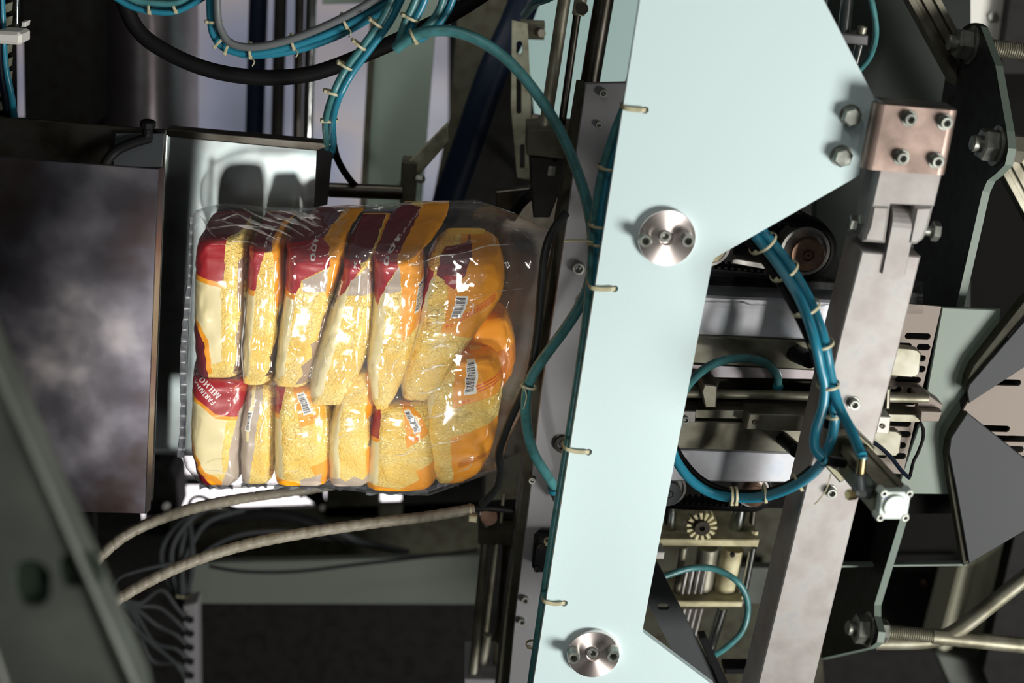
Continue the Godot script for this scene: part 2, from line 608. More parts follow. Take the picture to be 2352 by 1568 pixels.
# lettering laid into the print: at = start of the baseline, right = one em along the line, down = one em across it (all in pixels of the print)
func lettering(im: Image, text: String, at: Vector2, right: Vector2, down: Vector2, c: Color, bold := true) -> void:
	var f := SystemFont.new()
	f.font_names = PackedStringArray(["Droid Sans"])
	f.font_weight = 700 if bold else 400
	var t := TextMesh.new()
	t.text = text
	t.font = f
	t.font_size = 32
	t.pixel_size = 1.0 / 32.0
	t.depth = 0.0
	t.curve_step = 2.0
	t.horizontal_alignment = HORIZONTAL_ALIGNMENT_LEFT
	t.vertical_alignment = VERTICAL_ALIGNMENT_BOTTOM
	var arr := t.get_mesh_arrays()
	var v: PackedVector3Array = arr[Mesh.ARRAY_VERTEX]
	var idx: PackedInt32Array = arr[Mesh.ARRAY_INDEX] if arr[Mesh.ARRAY_INDEX] != null else PackedInt32Array(range(v.size()))
	for k in range(0, idx.size(), 3):
		var p := PackedVector2Array()
		for m in 3:
			var q := v[idx[k + m]]
			p.push_back(at + right * q.x - down * q.y)
		fill(im, p, c)

func barcode(im: Image, at: Vector2, along: Vector2, across: Vector2) -> void:
	fill(im, PackedVector2Array([at - along * 0.06 - across * 0.12, at + along * 1.06 - across * 0.08, at + along * 1.06 + across * 1.1, at - along * 0.06 + across * 1.1]), INK.white)
	var x := 0.03
	var k := 0
	while x < 0.97:
		var w: float = [0.018, 0.03, 0.014, 0.024, 0.04][k % 5]
		fill(im, PackedVector2Array([at + along * x, at + along * (x + w), at + along * (x + w) + across * 0.85, at + along * x + across * 0.85]), INK.ink)
		x += w + float([0.02, 0.014, 0.03, 0.018, 0.025, 0.012, 0.03][k % 7])
		k += 1

func recycling(im: Image, at: Vector2, s: float) -> void:
	for k in 2:
		var o := at + Vector2(s * 1.5 * k, -s * 0.4 * k)
		fill(im, PackedVector2Array([o + Vector2(-0.6, -0.5) * s, o + Vector2(0.6, -0.5) * s, o + Vector2(0, 0.7) * s]) if k == 0 else PackedVector2Array([o + Vector2(-0.5, -0.7) * s, o + Vector2(0.5, -0.6) * s, o + Vector2(0.1, 0) * s, o + Vector2(0.5, 0.7) * s, o + Vector2(-0.4, 0.2) * s]), INK.orange)
		fill(im, PackedVector2Array([o + Vector2(-0.3, -0.3) * s, o + Vector2(0.3, -0.3) * s, o + Vector2(0, 0.3) * s]), INK.yellow)

# rows: photographed height, left edge, right edge, depth, from the foot of the pack up over its sloping top
func make_pack(rows: Array, depth: float, inks: Array, extras: Array, label: String, tw := 256, th := 512) -> void:
	var py0 := 1e9
	var py1 := -1e9
	for r in rows:
		py0 = minf(py0, r[0])
		py1 = maxf(py1, r[0])
	var grid := []
	var uvs := []
	var seg := 72
	var zb: float = 1e9
	for r in rows:
		zb = minf(zb, r[3])
	zb = minf(zb - 0.015, float(rows[0][3]) - depth)
	var fine := []
	var per := 9
	for i in rows.size() - 1:
		var a = rows[i]
		var b = rows[i + 1]
		var pa = rows[maxi(i - 1, 0)]
		var pb = rows[mini(i + 2, rows.size() - 1)]
		for s in per:
			var q := []
			for m in 4:
				q.append(cubic_interpolate(a[m], b[m], pa[m], pb[m], float(s) / per))
			fine.append(q)
	fine.append(rows[rows.size() - 1])
	var foot := P((rows[0][1] + rows[0][2]) / 2.0, rows[0][0], zb)
	var nf := fine.size()
	for i in nf:
		var r = fine[i]
		var close := minf(1.0, sqrt(minf(float(i), float(nf - 1 - i)) / 2.0 + 0.02))
		var a := P(r[1], r[0], r[3])
		var b := P(r[2], r[0], r[3])
		var c := (a + b) / 2
		var hw: float = (b - a).length() / 2
		var xd := (b - a).normalized()
		var hd: float = maxf(0.004, (float(r[3]) - zb) / 2) * lerpf(0.4, 1.0, close)
		var zc := Vector3(c.x, c.y, zb + hd)
		var row := PackedVector3Array()
		var uvr := PackedVector2Array()
		for s in seg + 1:
			var t := PI + TAU * s / seg * -1.0
			var cx := signf(cos(t)) * pow(absf(cos(t)), 0.46)
			var sz := signf(sin(t)) * pow(absf(sin(t)), 0.6)
			var p := zc + xd * cx * hw + Vector3(0, 0, sz * hd)
			var front := clampf(sz, 0.0, 1.0) * close
			var u := 0.5 + 0.5 * cx
			if front > 0.0:
				var bumps := clump.get_noise_3d(p.x, p.y, p.z) * 0.0048 + wrinkle.get_noise_3d(p.x * 0.6, p.y * 0.5, p.z) * 0.0032
				p.z += (bumps + 0.001) * front * smoothstep(0.0, 0.25, u) * smoothstep(1.0, 0.8, u)
				p.x += wrinkle.get_noise_3d(p.y * 1.1, p.z, p.x) * 0.003 * front
			row.push_back(p)
			uvr.push_back(Vector2(clampf(u, 0.004, 0.996), clampf((r[0] - py0) / (py1 - py0), 0.003, 0.997)))
		grid.append(row)
		uvs.append(uvr)
	var mb := MB.new()
	mb.grid(grid, false, uvs)
	for e in [0, nf - 1]:
		var g: PackedVector3Array = grid[e]
		var cc := Vector3.ZERO
		for s in seg:
			cc += g[s] / seg
		for s in seg:
			if e == 0:
				mb.tri(cc, g[s], g[s + 1])
			else:
				mb.tri(cc, g[s + 1], g[s])
	var im := Image.create(tw, th, false, Image.FORMAT_RGB8)
	var rel := Image.create(tw, th, false, Image.FORMAT_RGB8)
	for y in range(0, th, 500):
		for x in range(0, tw, 500):
			var part := Rect2i(mini(int(absf(rows[0][1])) % 120, 120), int(rows[0][0]) % 12, mini(380, tw), 500)
			im.blit_rect(flakes, part, Vector2i(x, y))
			rel.blit_rect(flake_bump, part, Vector2i(x, y))
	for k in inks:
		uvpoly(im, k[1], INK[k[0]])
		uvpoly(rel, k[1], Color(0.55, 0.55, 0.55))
	var size := Vector2(tw, th)
	for e in extras:
		match e[0]:
			"text":
				lettering(im, e[1], e[2] * size, e[3], e[4], e[5] if e.size() > 5 else INK.white)
			"bars":
				barcode(im, e[1] * size, e[2], e[3])
			"marks":
				recycling(im, e[1] * size, e[2])
			"lines":
				for n in 3:
					var o: Vector2 = e[1] * size + e[3] * n
					fill(im, PackedVector2Array([o, o + e[2], o + e[2] + e[3] * 0.35, o + e[3] * 0.35]), INK.orange)
	var m := StandardMaterial3D.new()
	m.resource_name = "printed_film"
	m.albedo_texture = ImageTexture.create_from_image(im)
	m.roughness = 0.42
	m.clearcoat_enabled = true
	m.clearcoat = 0.55
	m.clearcoat_roughness = 0.12
	rel.bump_map_to_normal_map(5.0)
	m.normal_enabled = true
	m.normal_texture = ImageTexture.create_from_image(rel)
	m.normal_scale = 0.8
	var o := thing("flour_pack", label, "food pack", foot, "corn flour packs inside the clear bag")
	put(mb, "printed_pouch", m, o)
	# the flat welded seam at the foot of the pouch
	var b := MB.new()
	var r0 = fine[2]
	var lo := []
	for q in 2:
		var row := PackedVector3Array()
		for s in 17:
			var t := float(s) / 16
			var pp := P(lerpf(r0[1] + 6, r0[2] - 6, t), r0[0] + (7 if q == 0 else -3), zb + 0.02)
			pp.z += 0.004 * sin(t * 19.0 + rows[0][1])
			row.push_back(pp)
		lo.append(row)
	b.grid([lo[0], lo[1]], false)
	var back: PackedVector3Array = lo[0].duplicate()
	var back2: PackedVector3Array = lo[1].duplicate()
	for s in 17:
		back[s].z -= 0.0012
		back2[s].z -= 0.0012
	b.grid([back2, back], false)
	b.grid([back, lo[0]], false)
	put(b, "end_seam", M["seal_edge"], o)

func build_packs() -> void:
	var white: Color = INK.white
	# upper row, left to right
	make_pack([[868, 446, 552, -0.012], [850, 440, 553, 0.0], [760, 434, 557, 0.004], [650, 436, 557, 0.004], [580, 440, 556, 0.0], [550, 455, 553, -0.01], [520, 470, 560, -0.06], [492, 495, 580, -0.13]], 0.13,
		[["cream", [0, 0.38, 0.58, 0.42, 0.6, 0.9, 0, 0.95]], ["wine", [0, 0, 1, 0, 1, 0.1, 0.66, 0.14, 0.62, 0.42, 0, 0.36]], ["red", [0.02, 0.16, 0.66, 0.14, 0.64, 0.3, 0.6, 0.42, 0, 0.365]], ["yellow", [0, 0.365, 0.6, 0.42, 0.6, 0.45, 0, 0.4]],
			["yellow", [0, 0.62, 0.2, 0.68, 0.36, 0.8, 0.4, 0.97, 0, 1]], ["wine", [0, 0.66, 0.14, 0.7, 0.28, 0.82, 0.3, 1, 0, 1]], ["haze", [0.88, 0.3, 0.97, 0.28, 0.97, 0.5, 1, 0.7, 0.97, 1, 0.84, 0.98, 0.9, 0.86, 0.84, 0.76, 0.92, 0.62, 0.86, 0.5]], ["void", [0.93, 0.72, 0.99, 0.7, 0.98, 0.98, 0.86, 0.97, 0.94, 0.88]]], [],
		"upper-row flour pack at the left end of the bag, wine-red curve at its lower corner")
	make_pack([[884, 550, 617, -0.006], [870, 548, 620, 0.0], [780, 551, 634, 0.004], [680, 558, 642, 0.004], [600, 562, 642, 0.0], [570, 568, 637, -0.01], [530, 590, 652, -0.06], [490, 610, 680, -0.13]], 0.13,
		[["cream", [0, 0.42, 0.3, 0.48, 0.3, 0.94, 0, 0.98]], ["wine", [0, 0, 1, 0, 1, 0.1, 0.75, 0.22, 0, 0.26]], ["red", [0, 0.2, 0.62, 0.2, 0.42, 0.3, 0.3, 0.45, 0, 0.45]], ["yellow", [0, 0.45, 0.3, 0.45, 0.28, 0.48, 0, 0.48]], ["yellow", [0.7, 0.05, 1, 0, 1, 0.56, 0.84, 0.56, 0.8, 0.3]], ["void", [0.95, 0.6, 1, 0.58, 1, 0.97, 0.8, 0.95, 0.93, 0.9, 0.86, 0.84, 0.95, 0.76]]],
		[["text", "oor", Vector2(0.62, 0.21), Vector2(4, -42), Vector2(42, 4)]],
		"narrow upper-row flour pack, second from the bag's left end")
	make_pack([[890, 621, 708, 0.002], [870, 621, 714, 0.008], [780, 630, 742, 0.012], [680, 644, 765, 0.012], [620, 647, 782, 0.008], [592, 650, 788, 0.0], [560, 652, 792, -0.03], [520, 680, 810, -0.08], [482, 725, 835, -0.14]], 0.15,
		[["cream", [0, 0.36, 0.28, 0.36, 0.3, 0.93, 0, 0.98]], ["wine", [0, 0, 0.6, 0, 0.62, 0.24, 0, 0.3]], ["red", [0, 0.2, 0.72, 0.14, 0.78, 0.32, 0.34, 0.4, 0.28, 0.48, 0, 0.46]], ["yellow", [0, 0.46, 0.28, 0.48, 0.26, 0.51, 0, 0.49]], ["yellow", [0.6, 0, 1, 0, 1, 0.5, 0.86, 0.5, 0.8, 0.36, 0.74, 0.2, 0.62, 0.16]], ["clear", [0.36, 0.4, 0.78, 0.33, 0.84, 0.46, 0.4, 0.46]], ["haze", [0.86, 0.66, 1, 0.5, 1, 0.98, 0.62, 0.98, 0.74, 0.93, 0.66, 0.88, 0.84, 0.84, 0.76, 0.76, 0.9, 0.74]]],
		[["text", "oor", Vector2(0.56, 0.3), Vector2(4, -46), Vector2(40, 6)], ["text", "FARINHA DE MILHO AMARELA", Vector2(0.44, 0.23), Vector2(5, -8), Vector2(10, 3)]],
		"wide upper-row flour pack with broad red band folded over its top, third from left")
	make_pack([[933, 703, 792, 0.004], [915, 700, 802, 0.01], [840, 712, 838, 0.016], [760, 738, 851, 0.018], [690, 762, 854, 0.016], [640, 780, 853, 0.008], [605, 786, 852, 0.0], [560, 800, 872, -0.05], [495, 832, 895, -0.13]], 0.15,
		[["cream", [0, 0.36, 0.34, 0.36, 0.36, 0.94, 0, 0.97]], ["wine", [0, 0, 0.85, 0, 0.8, 0.24, 0, 0.3]], ["red", [0, 0.24, 0.6, 0.22, 0.64, 0.28, 0.3, 0.36, 0.2, 0.42, 0, 0.44]], ["clear", [0.34, 0.34, 0.9, 0.27, 1, 0.42, 0.3, 0.42]], ["yellow", [0.88, 0, 1, 0, 1, 0.24, 0.9, 0.24]]],
		[["text", "x", Vector2(0.5, 0.29), Vector2(4, -46), Vector2(40, 6)], ["bars", Vector2(0.0, 0.5), Vector2(0, -70), Vector2(26, 0)]],
		"pale upper-row flour pack leaning to the left, its foot lapping over the lower row")
	make_pack([[945, 858, 886, 0.0], [920, 846, 908, 0.01], [850, 835, 940, 0.016], [760, 844, 962, 0.018], [680, 850, 970, 0.016], [630, 850, 968, 0.008], [598, 850, 962, 0.0], [560, 862, 992, -0.05], [510, 892, 1022, -0.1], [468, 928, 1032, -0.15]], 0.16,
		[["cream", [0, 0.36, 0.3, 0.4, 0.32, 0.93, 0, 0.97]], ["wine", [0, 0, 0.56, 0.02, 0.5, 0.25, 0, 0.3]], ["red", [0, 0.24, 0.52, 0.22, 0.58, 0.3, 0.3, 0.38, 0.12, 0.5, 0, 0.44]], ["yellow", [0.42, 0, 1, 0, 1, 0.6, 0.72, 0.66, 0.6, 0.62, 0.57, 0.32, 0.5, 0.22]], ["clear", [0.26, 0.4, 0.58, 0.3, 0.56, 0.42, 0.26, 0.44]]],
		[["text", "oor", Vector2(0.4, 0.31), Vector2(4, -50), Vector2(42, 6)], ["text", "FARINHA DE MILHO AMARELA", Vector2(0.3, 0.25), Vector2(3, -9), Vector2(11, 3)], ["bars", Vector2(0.86, 0.53), Vector2(14, -66), Vector2(30, 0)]],
		"upper-row flour pack with tall red and yellow top leaning back, fifth from left")
	make_pack([[925, 920, 976, -0.02], [900, 914, 1012, -0.006], [840, 922, 1052, 0.0], [760, 944, 1112, 0.002], [700, 957, 1152, -0.01], [650, 970, 1160, -0.02], [610, 985, 1152, -0.035], [580, 1000, 1142, -0.06], [553, 1022, 1115, -0.1]], 0.15,
		[["cream", [0.02, 0.22, 0.13, 0.24, 0.12, 0.98, 0, 0.98]], ["red", [0, 0.2, 0.1, 0.2, 0.06, 0.55, 0, 0.6]], ["yellow", [0.4, 0, 1, 0, 1, 0.62, 0.4, 0.56, 0.3, 0.24, 0.24, 0.12]], ["wine", [0.1, 0.04, 0.62, 0.0, 0.5, 0.22, 0.34, 0.27, 0.14, 0.22]], ["red", [0.22, 0.22, 0.5, 0.2, 0.4, 0.3, 0.26, 0.26]]],
		[["bars", Vector2(0.45, 0.47), Vector2(0, -62), Vector2(30, 0)], ["marks", Vector2(0.45, 0.53), 9.0], ["lines", Vector2(0.58, 0.46), Vector2(80, -66), Vector2(2, 9)]],
		"upper-row flour pack at the bag's mouth end, yellow panel with upright barcode")
	# behind, at the mouth end
	make_pack([[905, 1060, 1150, -0.09], [860, 1060, 1180, -0.08], [800, 1065, 1184, -0.08], [740, 1085, 1166, -0.09], [718, 1105, 1140, -0.11]], 0.08,
		[["amber", [0, 0, 1, 0, 1, 1, 0, 1]], ["yellow", [0, 0, 1, 0, 1, 0.4, 0, 0.6]], ["red", [0, 0.55, 0.3, 0.45, 0.42, 0.6, 0.1, 0.8]]], [],
		"amber flour pack half hidden behind the two barcoded packs near the bag's mouth")
	# lower row, left to right
	make_pack([[1116, 454, 541, -0.012], [1103, 443, 548, -0.004], [1040, 427, 547, 0.0], [960, 428, 556, 0.002], [900, 430, 568, -0.002], [868, 432, 570, -0.012], [842, 440, 562, -0.05]], 0.14,
		[["cream", [0, 0.3, 0.72, 0.4, 0.66, 0.9, 0.2, 0.9]], ["yellow", [0, 0.16, 1, 0.35, 0.94, 0.47, 0.5, 0.43, 0, 0.26]], ["wine", [0, 0, 1, 0, 1, 0.34, 0.5, 0.3, 0, 0.1]], ["red", [0, 0.08, 1, 0.12, 0.95, 0.44, 0.5, 0.395, 0, 0.23]],
			["yellow", [0, 0.62, 0.1, 0.66, 0.3, 0.88, 0.5, 0.93, 0.75, 1, 0, 1]], ["wine", [0, 0.66, 0.06, 0.7, 0.2, 0.9, 0.36, 1, 0, 1]], ["clear", [0.9, 0.4, 1, 0.3, 1, 1, 0.6, 1, 0.8, 0.8]]],
		[["text", "FARINHA DE", Vector2(0.5, 0.29), Vector2(-33, -27), Vector2(31, -26)], ["text", "MILHO AMARELA", Vector2(0.6, 0.23), Vector2(-41, -32), Vector2(39, -32)]],
		"lower-row flour pack at the left end, lettered red band tilted over a cream panel", 384, 640)
	make_pack([[1114, 549, 620, -0.016], [1090, 546, 623, -0.012], [1000, 545, 624, -0.006], [920, 555, 627, -0.008], [885, 562, 622, -0.02], [866, 572, 615, -0.06]], 0.12,
		[["clear", [0, 0, 0.7, 0, 0.6, 0.3, 0.5, 0.6, 0.3, 1, 0, 1]], ["cream", [0.3, 0.05, 0.42, 0.05, 0.3, 0.6, 0.2, 0.6]]], [["bars", Vector2(0.2, 0.5), Vector2(8, -90), Vector2(34, 0)]],
		"slim lower-row flour pack with loosely folded clear film, second from the left end")
	make_pack([[1116, 624, 752, -0.004], [1102, 622, 756, 0.0], [1000, 620, 757, 0.006], [930, 622, 748, 0.004], [890, 625, 735, -0.006], [866, 632, 720, -0.05]], 0.14,
		[["cream", [0, 0.3, 0.16, 0.38, 0.2, 0.95, 0, 0.98]], ["red", [0, 0, 0.3, 0.02, 0.13, 0.36, 0, 0.36]], ["yellow", [0, 0.36, 0.13, 0.36, 0.13, 0.4, 0, 0.4]], ["yellow", [0.4, 0.06, 0.92, 0.1, 0.92, 0.4, 0.5, 0.46]], ["yellow", [0.66, 0.82, 1, 0.78, 1, 1, 0.84, 1]], ["yellow", [0, 0.93, 0.5, 0.98, 0.5, 1, 0, 1]], ["clear", [0.5, 0.94, 0.86, 0.9, 0.84, 1, 0.5, 1]]],
		[["bars", Vector2(0.58, 0.34), Vector2(-22, -92), Vector2(34, -8)], ["marks", Vector2(0.7, 0.38), 10.0]],
		"lower-row flour pack with red corner, third from left, yellow panel near its top")
	make_pack([[1117, 750, 846, -0.004], [1102, 748, 852, 0.0], [1000, 750, 853, 0.006], [920, 773, 857, 0.002], [860, 800, 854, -0.01], [835, 812, 846, -0.05]], 0.14,
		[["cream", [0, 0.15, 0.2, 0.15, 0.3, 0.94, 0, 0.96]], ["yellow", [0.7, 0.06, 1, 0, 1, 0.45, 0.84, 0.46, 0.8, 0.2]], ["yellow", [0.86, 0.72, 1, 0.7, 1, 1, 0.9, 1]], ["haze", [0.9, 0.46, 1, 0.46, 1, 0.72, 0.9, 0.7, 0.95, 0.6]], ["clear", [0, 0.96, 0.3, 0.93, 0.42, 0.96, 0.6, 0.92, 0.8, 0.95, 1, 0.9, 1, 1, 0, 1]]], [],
		"lower-row flour pack in the middle of the row with a yellow right edge")
	make_pack([[1130, 836, 986, -0.004], [1110, 832, 1004, 0.0], [1020, 842, 994, 0.008], [960, 850, 986, 0.006], [930, 858, 968, -0.004], [910, 870, 950, -0.05]], 0.14,
		[["cream", [0.02, 0.3, 0.17, 0.46, 0.2, 0.92, 0, 0.95]], ["red", [0, 0.05, 0.17, 0.05, 0.16, 0.45, 0, 0.47]], ["yellow", [0, 0.47, 0.17, 0.45, 0.17, 0.49, 0, 0.51]], ["yellow", [0.54, 0.05, 0.75, 0.05, 0.94, 0.42, 0.6, 0.54]], ["yellow", [0, 0.93, 0.5, 0.97, 0.9, 0.82, 1, 0.9, 1, 1, 0, 1]], ["yellow", [0.7, 0.78, 1, 0.72, 1, 0.84, 0.76, 0.9]]],
		[["bars", Vector2(0.72, 0.38), Vector2(-34, -112), Vector2(26, -6)], ["marks", Vector2(0.7, 0.46), 11.0]],
		"wide lower-row flour pack with a short red stripe on its left side")
	make_pack([[1112, 1000, 1050, -0.04], [1095, 985, 1105, -0.02], [1040, 962, 1135, -0.01], [980, 960, 1146, -0.008], [900, 976, 1156, -0.01], [850, 990, 1150, -0.02], [820, 1008, 1126, -0.035], [800, 1030, 1100, -0.07]], 0.12,
		[["cream", [0, 0.4, 0.12, 0.3, 0.14, 0.5, 0, 0.6]], ["yellow", [0.38, 0, 1, 0.02, 1, 0.34, 0.86, 0.36, 0.38, 0.44, 0.34, 0.2]], ["yellow", [0.4, 0.66, 1, 0.54, 1, 1, 0.46, 1]], ["amber", [0.52, 0.84, 1, 0.76, 1, 0.8, 0.54, 0.88]]],
		[["bars", Vector2(0.5, 0.33), Vector2(4, -120), Vector2(34, -4)], ["marks", Vector2(0.5, 0.4), 10.0], ["lines", Vector2(0.64, 0.28), Vector2(86, -44), Vector2(4, 10)]],
		"lower-row flour pack at the bag's mouth end, barcode panel above crumbled flakes")

# ---------------------------------------------------------------- the big clear bag
func build_bag() -> void:
	var o := thing("clear_bag", "large clear plastic bag wrapped round two rows of flour packs", "plastic bag", P(760, 1125, -0.06))
	var outline := [437, 500, 448, 484, 475, 474, 522, 466, 600, 474, 690, 477, 760, 474, 800, 470, 860, 470, 950, 463, 1095, 458, 1180, 488, 1262, 530, 1268, 560, 1252, 640, 1236, 740, 1218, 850, 1202, 940, 1168, 1010, 1150, 1078, 1080, 1104, 985, 1138, 915, 1136, 840, 1131, 740, 1120, 620, 1116, 500, 1124, 462, 1112, 428, 1076, 416, 1036, 422, 950, 428, 880, 434, 700, 436, 600]
	var pts := PackedVector2Array()
	var m := outline.size() / 2
	for i in m:
		var a := Vector2(outline[2 * i], outline[2 * i + 1])
		var b := Vector2(outline[(2 * i + 2) % (2 * m)], outline[(2 * i + 3) % (2 * m)])
		var steps := maxi(2, int(a.distance_to(b) / 7.0))
		for s in steps:
			pts.push_back(a.lerp(b, float(s) / steps))
	var c := Vector2(800, 800)
	var gaps := [[556, 545, 550, 880], [640, 560, 620, 890], [776, 600, 706, 900], [850, 600, 840, 920], [968, 600, 916, 905], [430, 862, 700, 905], [700, 935, 960, 930], [552, 880, 545, 1110], [622, 890, 622, 1110], [756, 910, 748, 1115], [850, 860, 838, 1120], [968, 920, 985, 1110]]
	var folds := [[936, 612, 968, 599, 0.005], [968, 599, 1180, 556, 0.005], [444, 512, 496, 548, 0.006], [496, 548, 620, 560, 0.004], [505, 500, 640, 545, 0.005], [620, 480, 720, 530, 0.005], [660, 478, 760, 520, 0.004], [1060, 692, 1215, 655, 0.003], [985, 745, 1030, 735, 0.004], [985, 800, 1040, 790, 0.004], [960, 850, 1030, 838, 0.004], [950, 905, 1020, 890, 0.004], [970, 960, 1060, 940, 0.004], [980, 1030, 1070, 1000, 0.004]]
	var rid := FastNoiseLite.new()
	rid.seed = 33
	rid.fractal_type = FastNoiseLite.FRACTAL_RIDGED
	rid.fractal_octaves = 4
	rid.frequency = 0.006
	var soft := FastNoiseLite.new()
	soft.seed = 34
	soft.frequency = 0.009
	var depth_at := func(q: Vector2, f: float, side: int) -> float:
		var prof := pow(maxf(0.0, 1.0 - pow(f, 8.0)), 0.5)
		var mouth := smoothstep(1000.0, 1265.0, q.x)
		var top := smoothstep(600.0, 470.0, q.y)
		var z := lerpf(-0.055, -0.03, mouth) - 0.05 * top
		z += (lerpf(0.105, 0.03, mouth) * (1.0 - 0.25 * top) if side == 1 else -lerpf(0.12, 0.03, mouth)) * prof
		if side == 1:
			var amp := 1.0 - pow(f, 12.0)
			var crease := pow(clampf((rid.get_noise_2d(q.x * 0.5 + q.y * 0.45, q.y * 1.5 - q.x * 0.9) - 0.35) / 0.65, 0.0, 1.0), 1.3)
			var cross := pow(clampf((rid.get_noise_2d(q.x * 1.4 + 900.0, q.y * 0.35 + q.x * 0.3) - 0.45) / 0.55, 0.0, 1.0), 1.3)
			z += amp * (0.0042 * crease + 0.003 * cross + 0.0014 * soft.get_noise_2d(q.x, q.y * 0.7))
			z += 0.008 * top * (1.0 - mouth) * rid.get_noise_2d(q.x * 1.0, q.y * 2.6 + q.x * 0.9)
			for g in gaps:
				var d := q.distance_to(Geometry2D.get_closest_point_to_segment(q, Vector2(g[0], g[1]), Vector2(g[2], g[3])))
				z -= 0.012 * exp(-d * d / 260.0) * prof
			for g in folds:
				var e := q.distance_to(Geometry2D.get_closest_point_to_segment(q, Vector2(g[0], g[1]), Vector2(g[2], g[3])))
				z += float(g[4]) * exp(-e * e / 90.0) * prof
		return z
	for side in [1, -1]:
		var rows := []
		var rings := 84
		for k in rings + 1:
			var f := 1.0 - float(k) / rings
			f = 1.0 - pow(1.0 - f, 1.35)
			var row := PackedVector3Array()
			for p in pts:
				var q := c.lerp(p, f)
				row.push_back(P(q.x, q.y, depth_at.call(q, f, side)))
			if side == -1:
				row.reverse()
			rows.append(row)
		var b := MB.new()
		b.grid(rows, true)
		put(b, "film_front" if side == 1 else "film_back", M["film"], o)
	# glints painted as pale see-through ribbons, set just off the film
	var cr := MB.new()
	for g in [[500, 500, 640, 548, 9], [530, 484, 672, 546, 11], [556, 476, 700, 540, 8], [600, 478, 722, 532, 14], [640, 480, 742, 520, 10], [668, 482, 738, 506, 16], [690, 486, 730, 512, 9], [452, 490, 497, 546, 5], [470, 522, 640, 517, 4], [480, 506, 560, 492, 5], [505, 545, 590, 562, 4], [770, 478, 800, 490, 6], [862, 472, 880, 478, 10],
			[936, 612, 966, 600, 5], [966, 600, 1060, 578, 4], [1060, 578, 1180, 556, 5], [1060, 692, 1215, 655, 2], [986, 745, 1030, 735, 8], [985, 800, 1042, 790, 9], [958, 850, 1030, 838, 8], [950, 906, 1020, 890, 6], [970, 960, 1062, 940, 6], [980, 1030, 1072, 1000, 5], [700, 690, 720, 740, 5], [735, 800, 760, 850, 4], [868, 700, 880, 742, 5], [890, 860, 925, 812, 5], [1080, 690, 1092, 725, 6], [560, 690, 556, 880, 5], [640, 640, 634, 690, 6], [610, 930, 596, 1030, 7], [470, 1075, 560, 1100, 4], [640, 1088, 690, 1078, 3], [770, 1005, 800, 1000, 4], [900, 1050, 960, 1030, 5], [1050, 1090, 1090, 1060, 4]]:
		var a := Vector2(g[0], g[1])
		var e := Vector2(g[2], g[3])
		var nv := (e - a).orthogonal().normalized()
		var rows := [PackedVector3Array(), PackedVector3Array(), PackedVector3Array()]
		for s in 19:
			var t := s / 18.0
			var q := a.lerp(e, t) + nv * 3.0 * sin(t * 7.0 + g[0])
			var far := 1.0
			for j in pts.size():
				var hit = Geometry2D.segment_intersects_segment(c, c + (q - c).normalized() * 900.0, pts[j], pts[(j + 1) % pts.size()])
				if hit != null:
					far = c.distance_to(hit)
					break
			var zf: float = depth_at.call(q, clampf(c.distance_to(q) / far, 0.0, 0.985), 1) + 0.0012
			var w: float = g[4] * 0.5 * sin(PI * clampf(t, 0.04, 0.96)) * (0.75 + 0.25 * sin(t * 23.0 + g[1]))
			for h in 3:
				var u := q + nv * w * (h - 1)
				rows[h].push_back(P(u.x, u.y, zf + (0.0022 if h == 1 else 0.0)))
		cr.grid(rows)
	put(cr, "film_glints", M["film_glint"], o)
	var flap := MB.new()
	var fr := []
	for i in 6:
		var row := PackedVector3Array()
		for s in 30:
			var t := s / 29.0
			row.push_back(P(lerpf(lerpf(560, 690, i / 5.0), 1010, t), lerpf(928, 824, i / 5.0) + 3.0 * t, 0.056 + 0.0036 * i))
		fr.append(row)
	flap.grid(fr)
	put(flap, "reflection_band", M["film"], o)  # clear band added to stand for a reflection across the film
	# the welded, crimped edge along the left
	var rows2 := []
	for q in 4:
		var row := PackedVector3Array()
		for s in 60:
			var t := float(s) / 59
			var y := lerpf(498, 1050, t)
			var x := lerpf(440, 414, t) + 4.0 * sin(t * 9.0) + rng.randf_range(-1.2, 1.2)
			row.push_back(P(x + [-9, 7, 7, -9][q] * lerpf(0.5, 1.0, t), y, -0.05 + 0.004 * sin(t * 70.0) + (0.0 if q < 2 else -0.0012)))
		rows2.append(row)
	rows2.append(rows2[0])
	var w := MB.new()
	rows2.reverse()
	w.grid(rows2, false)
	put(w, "welded_edge", M["seal_edge"], o)

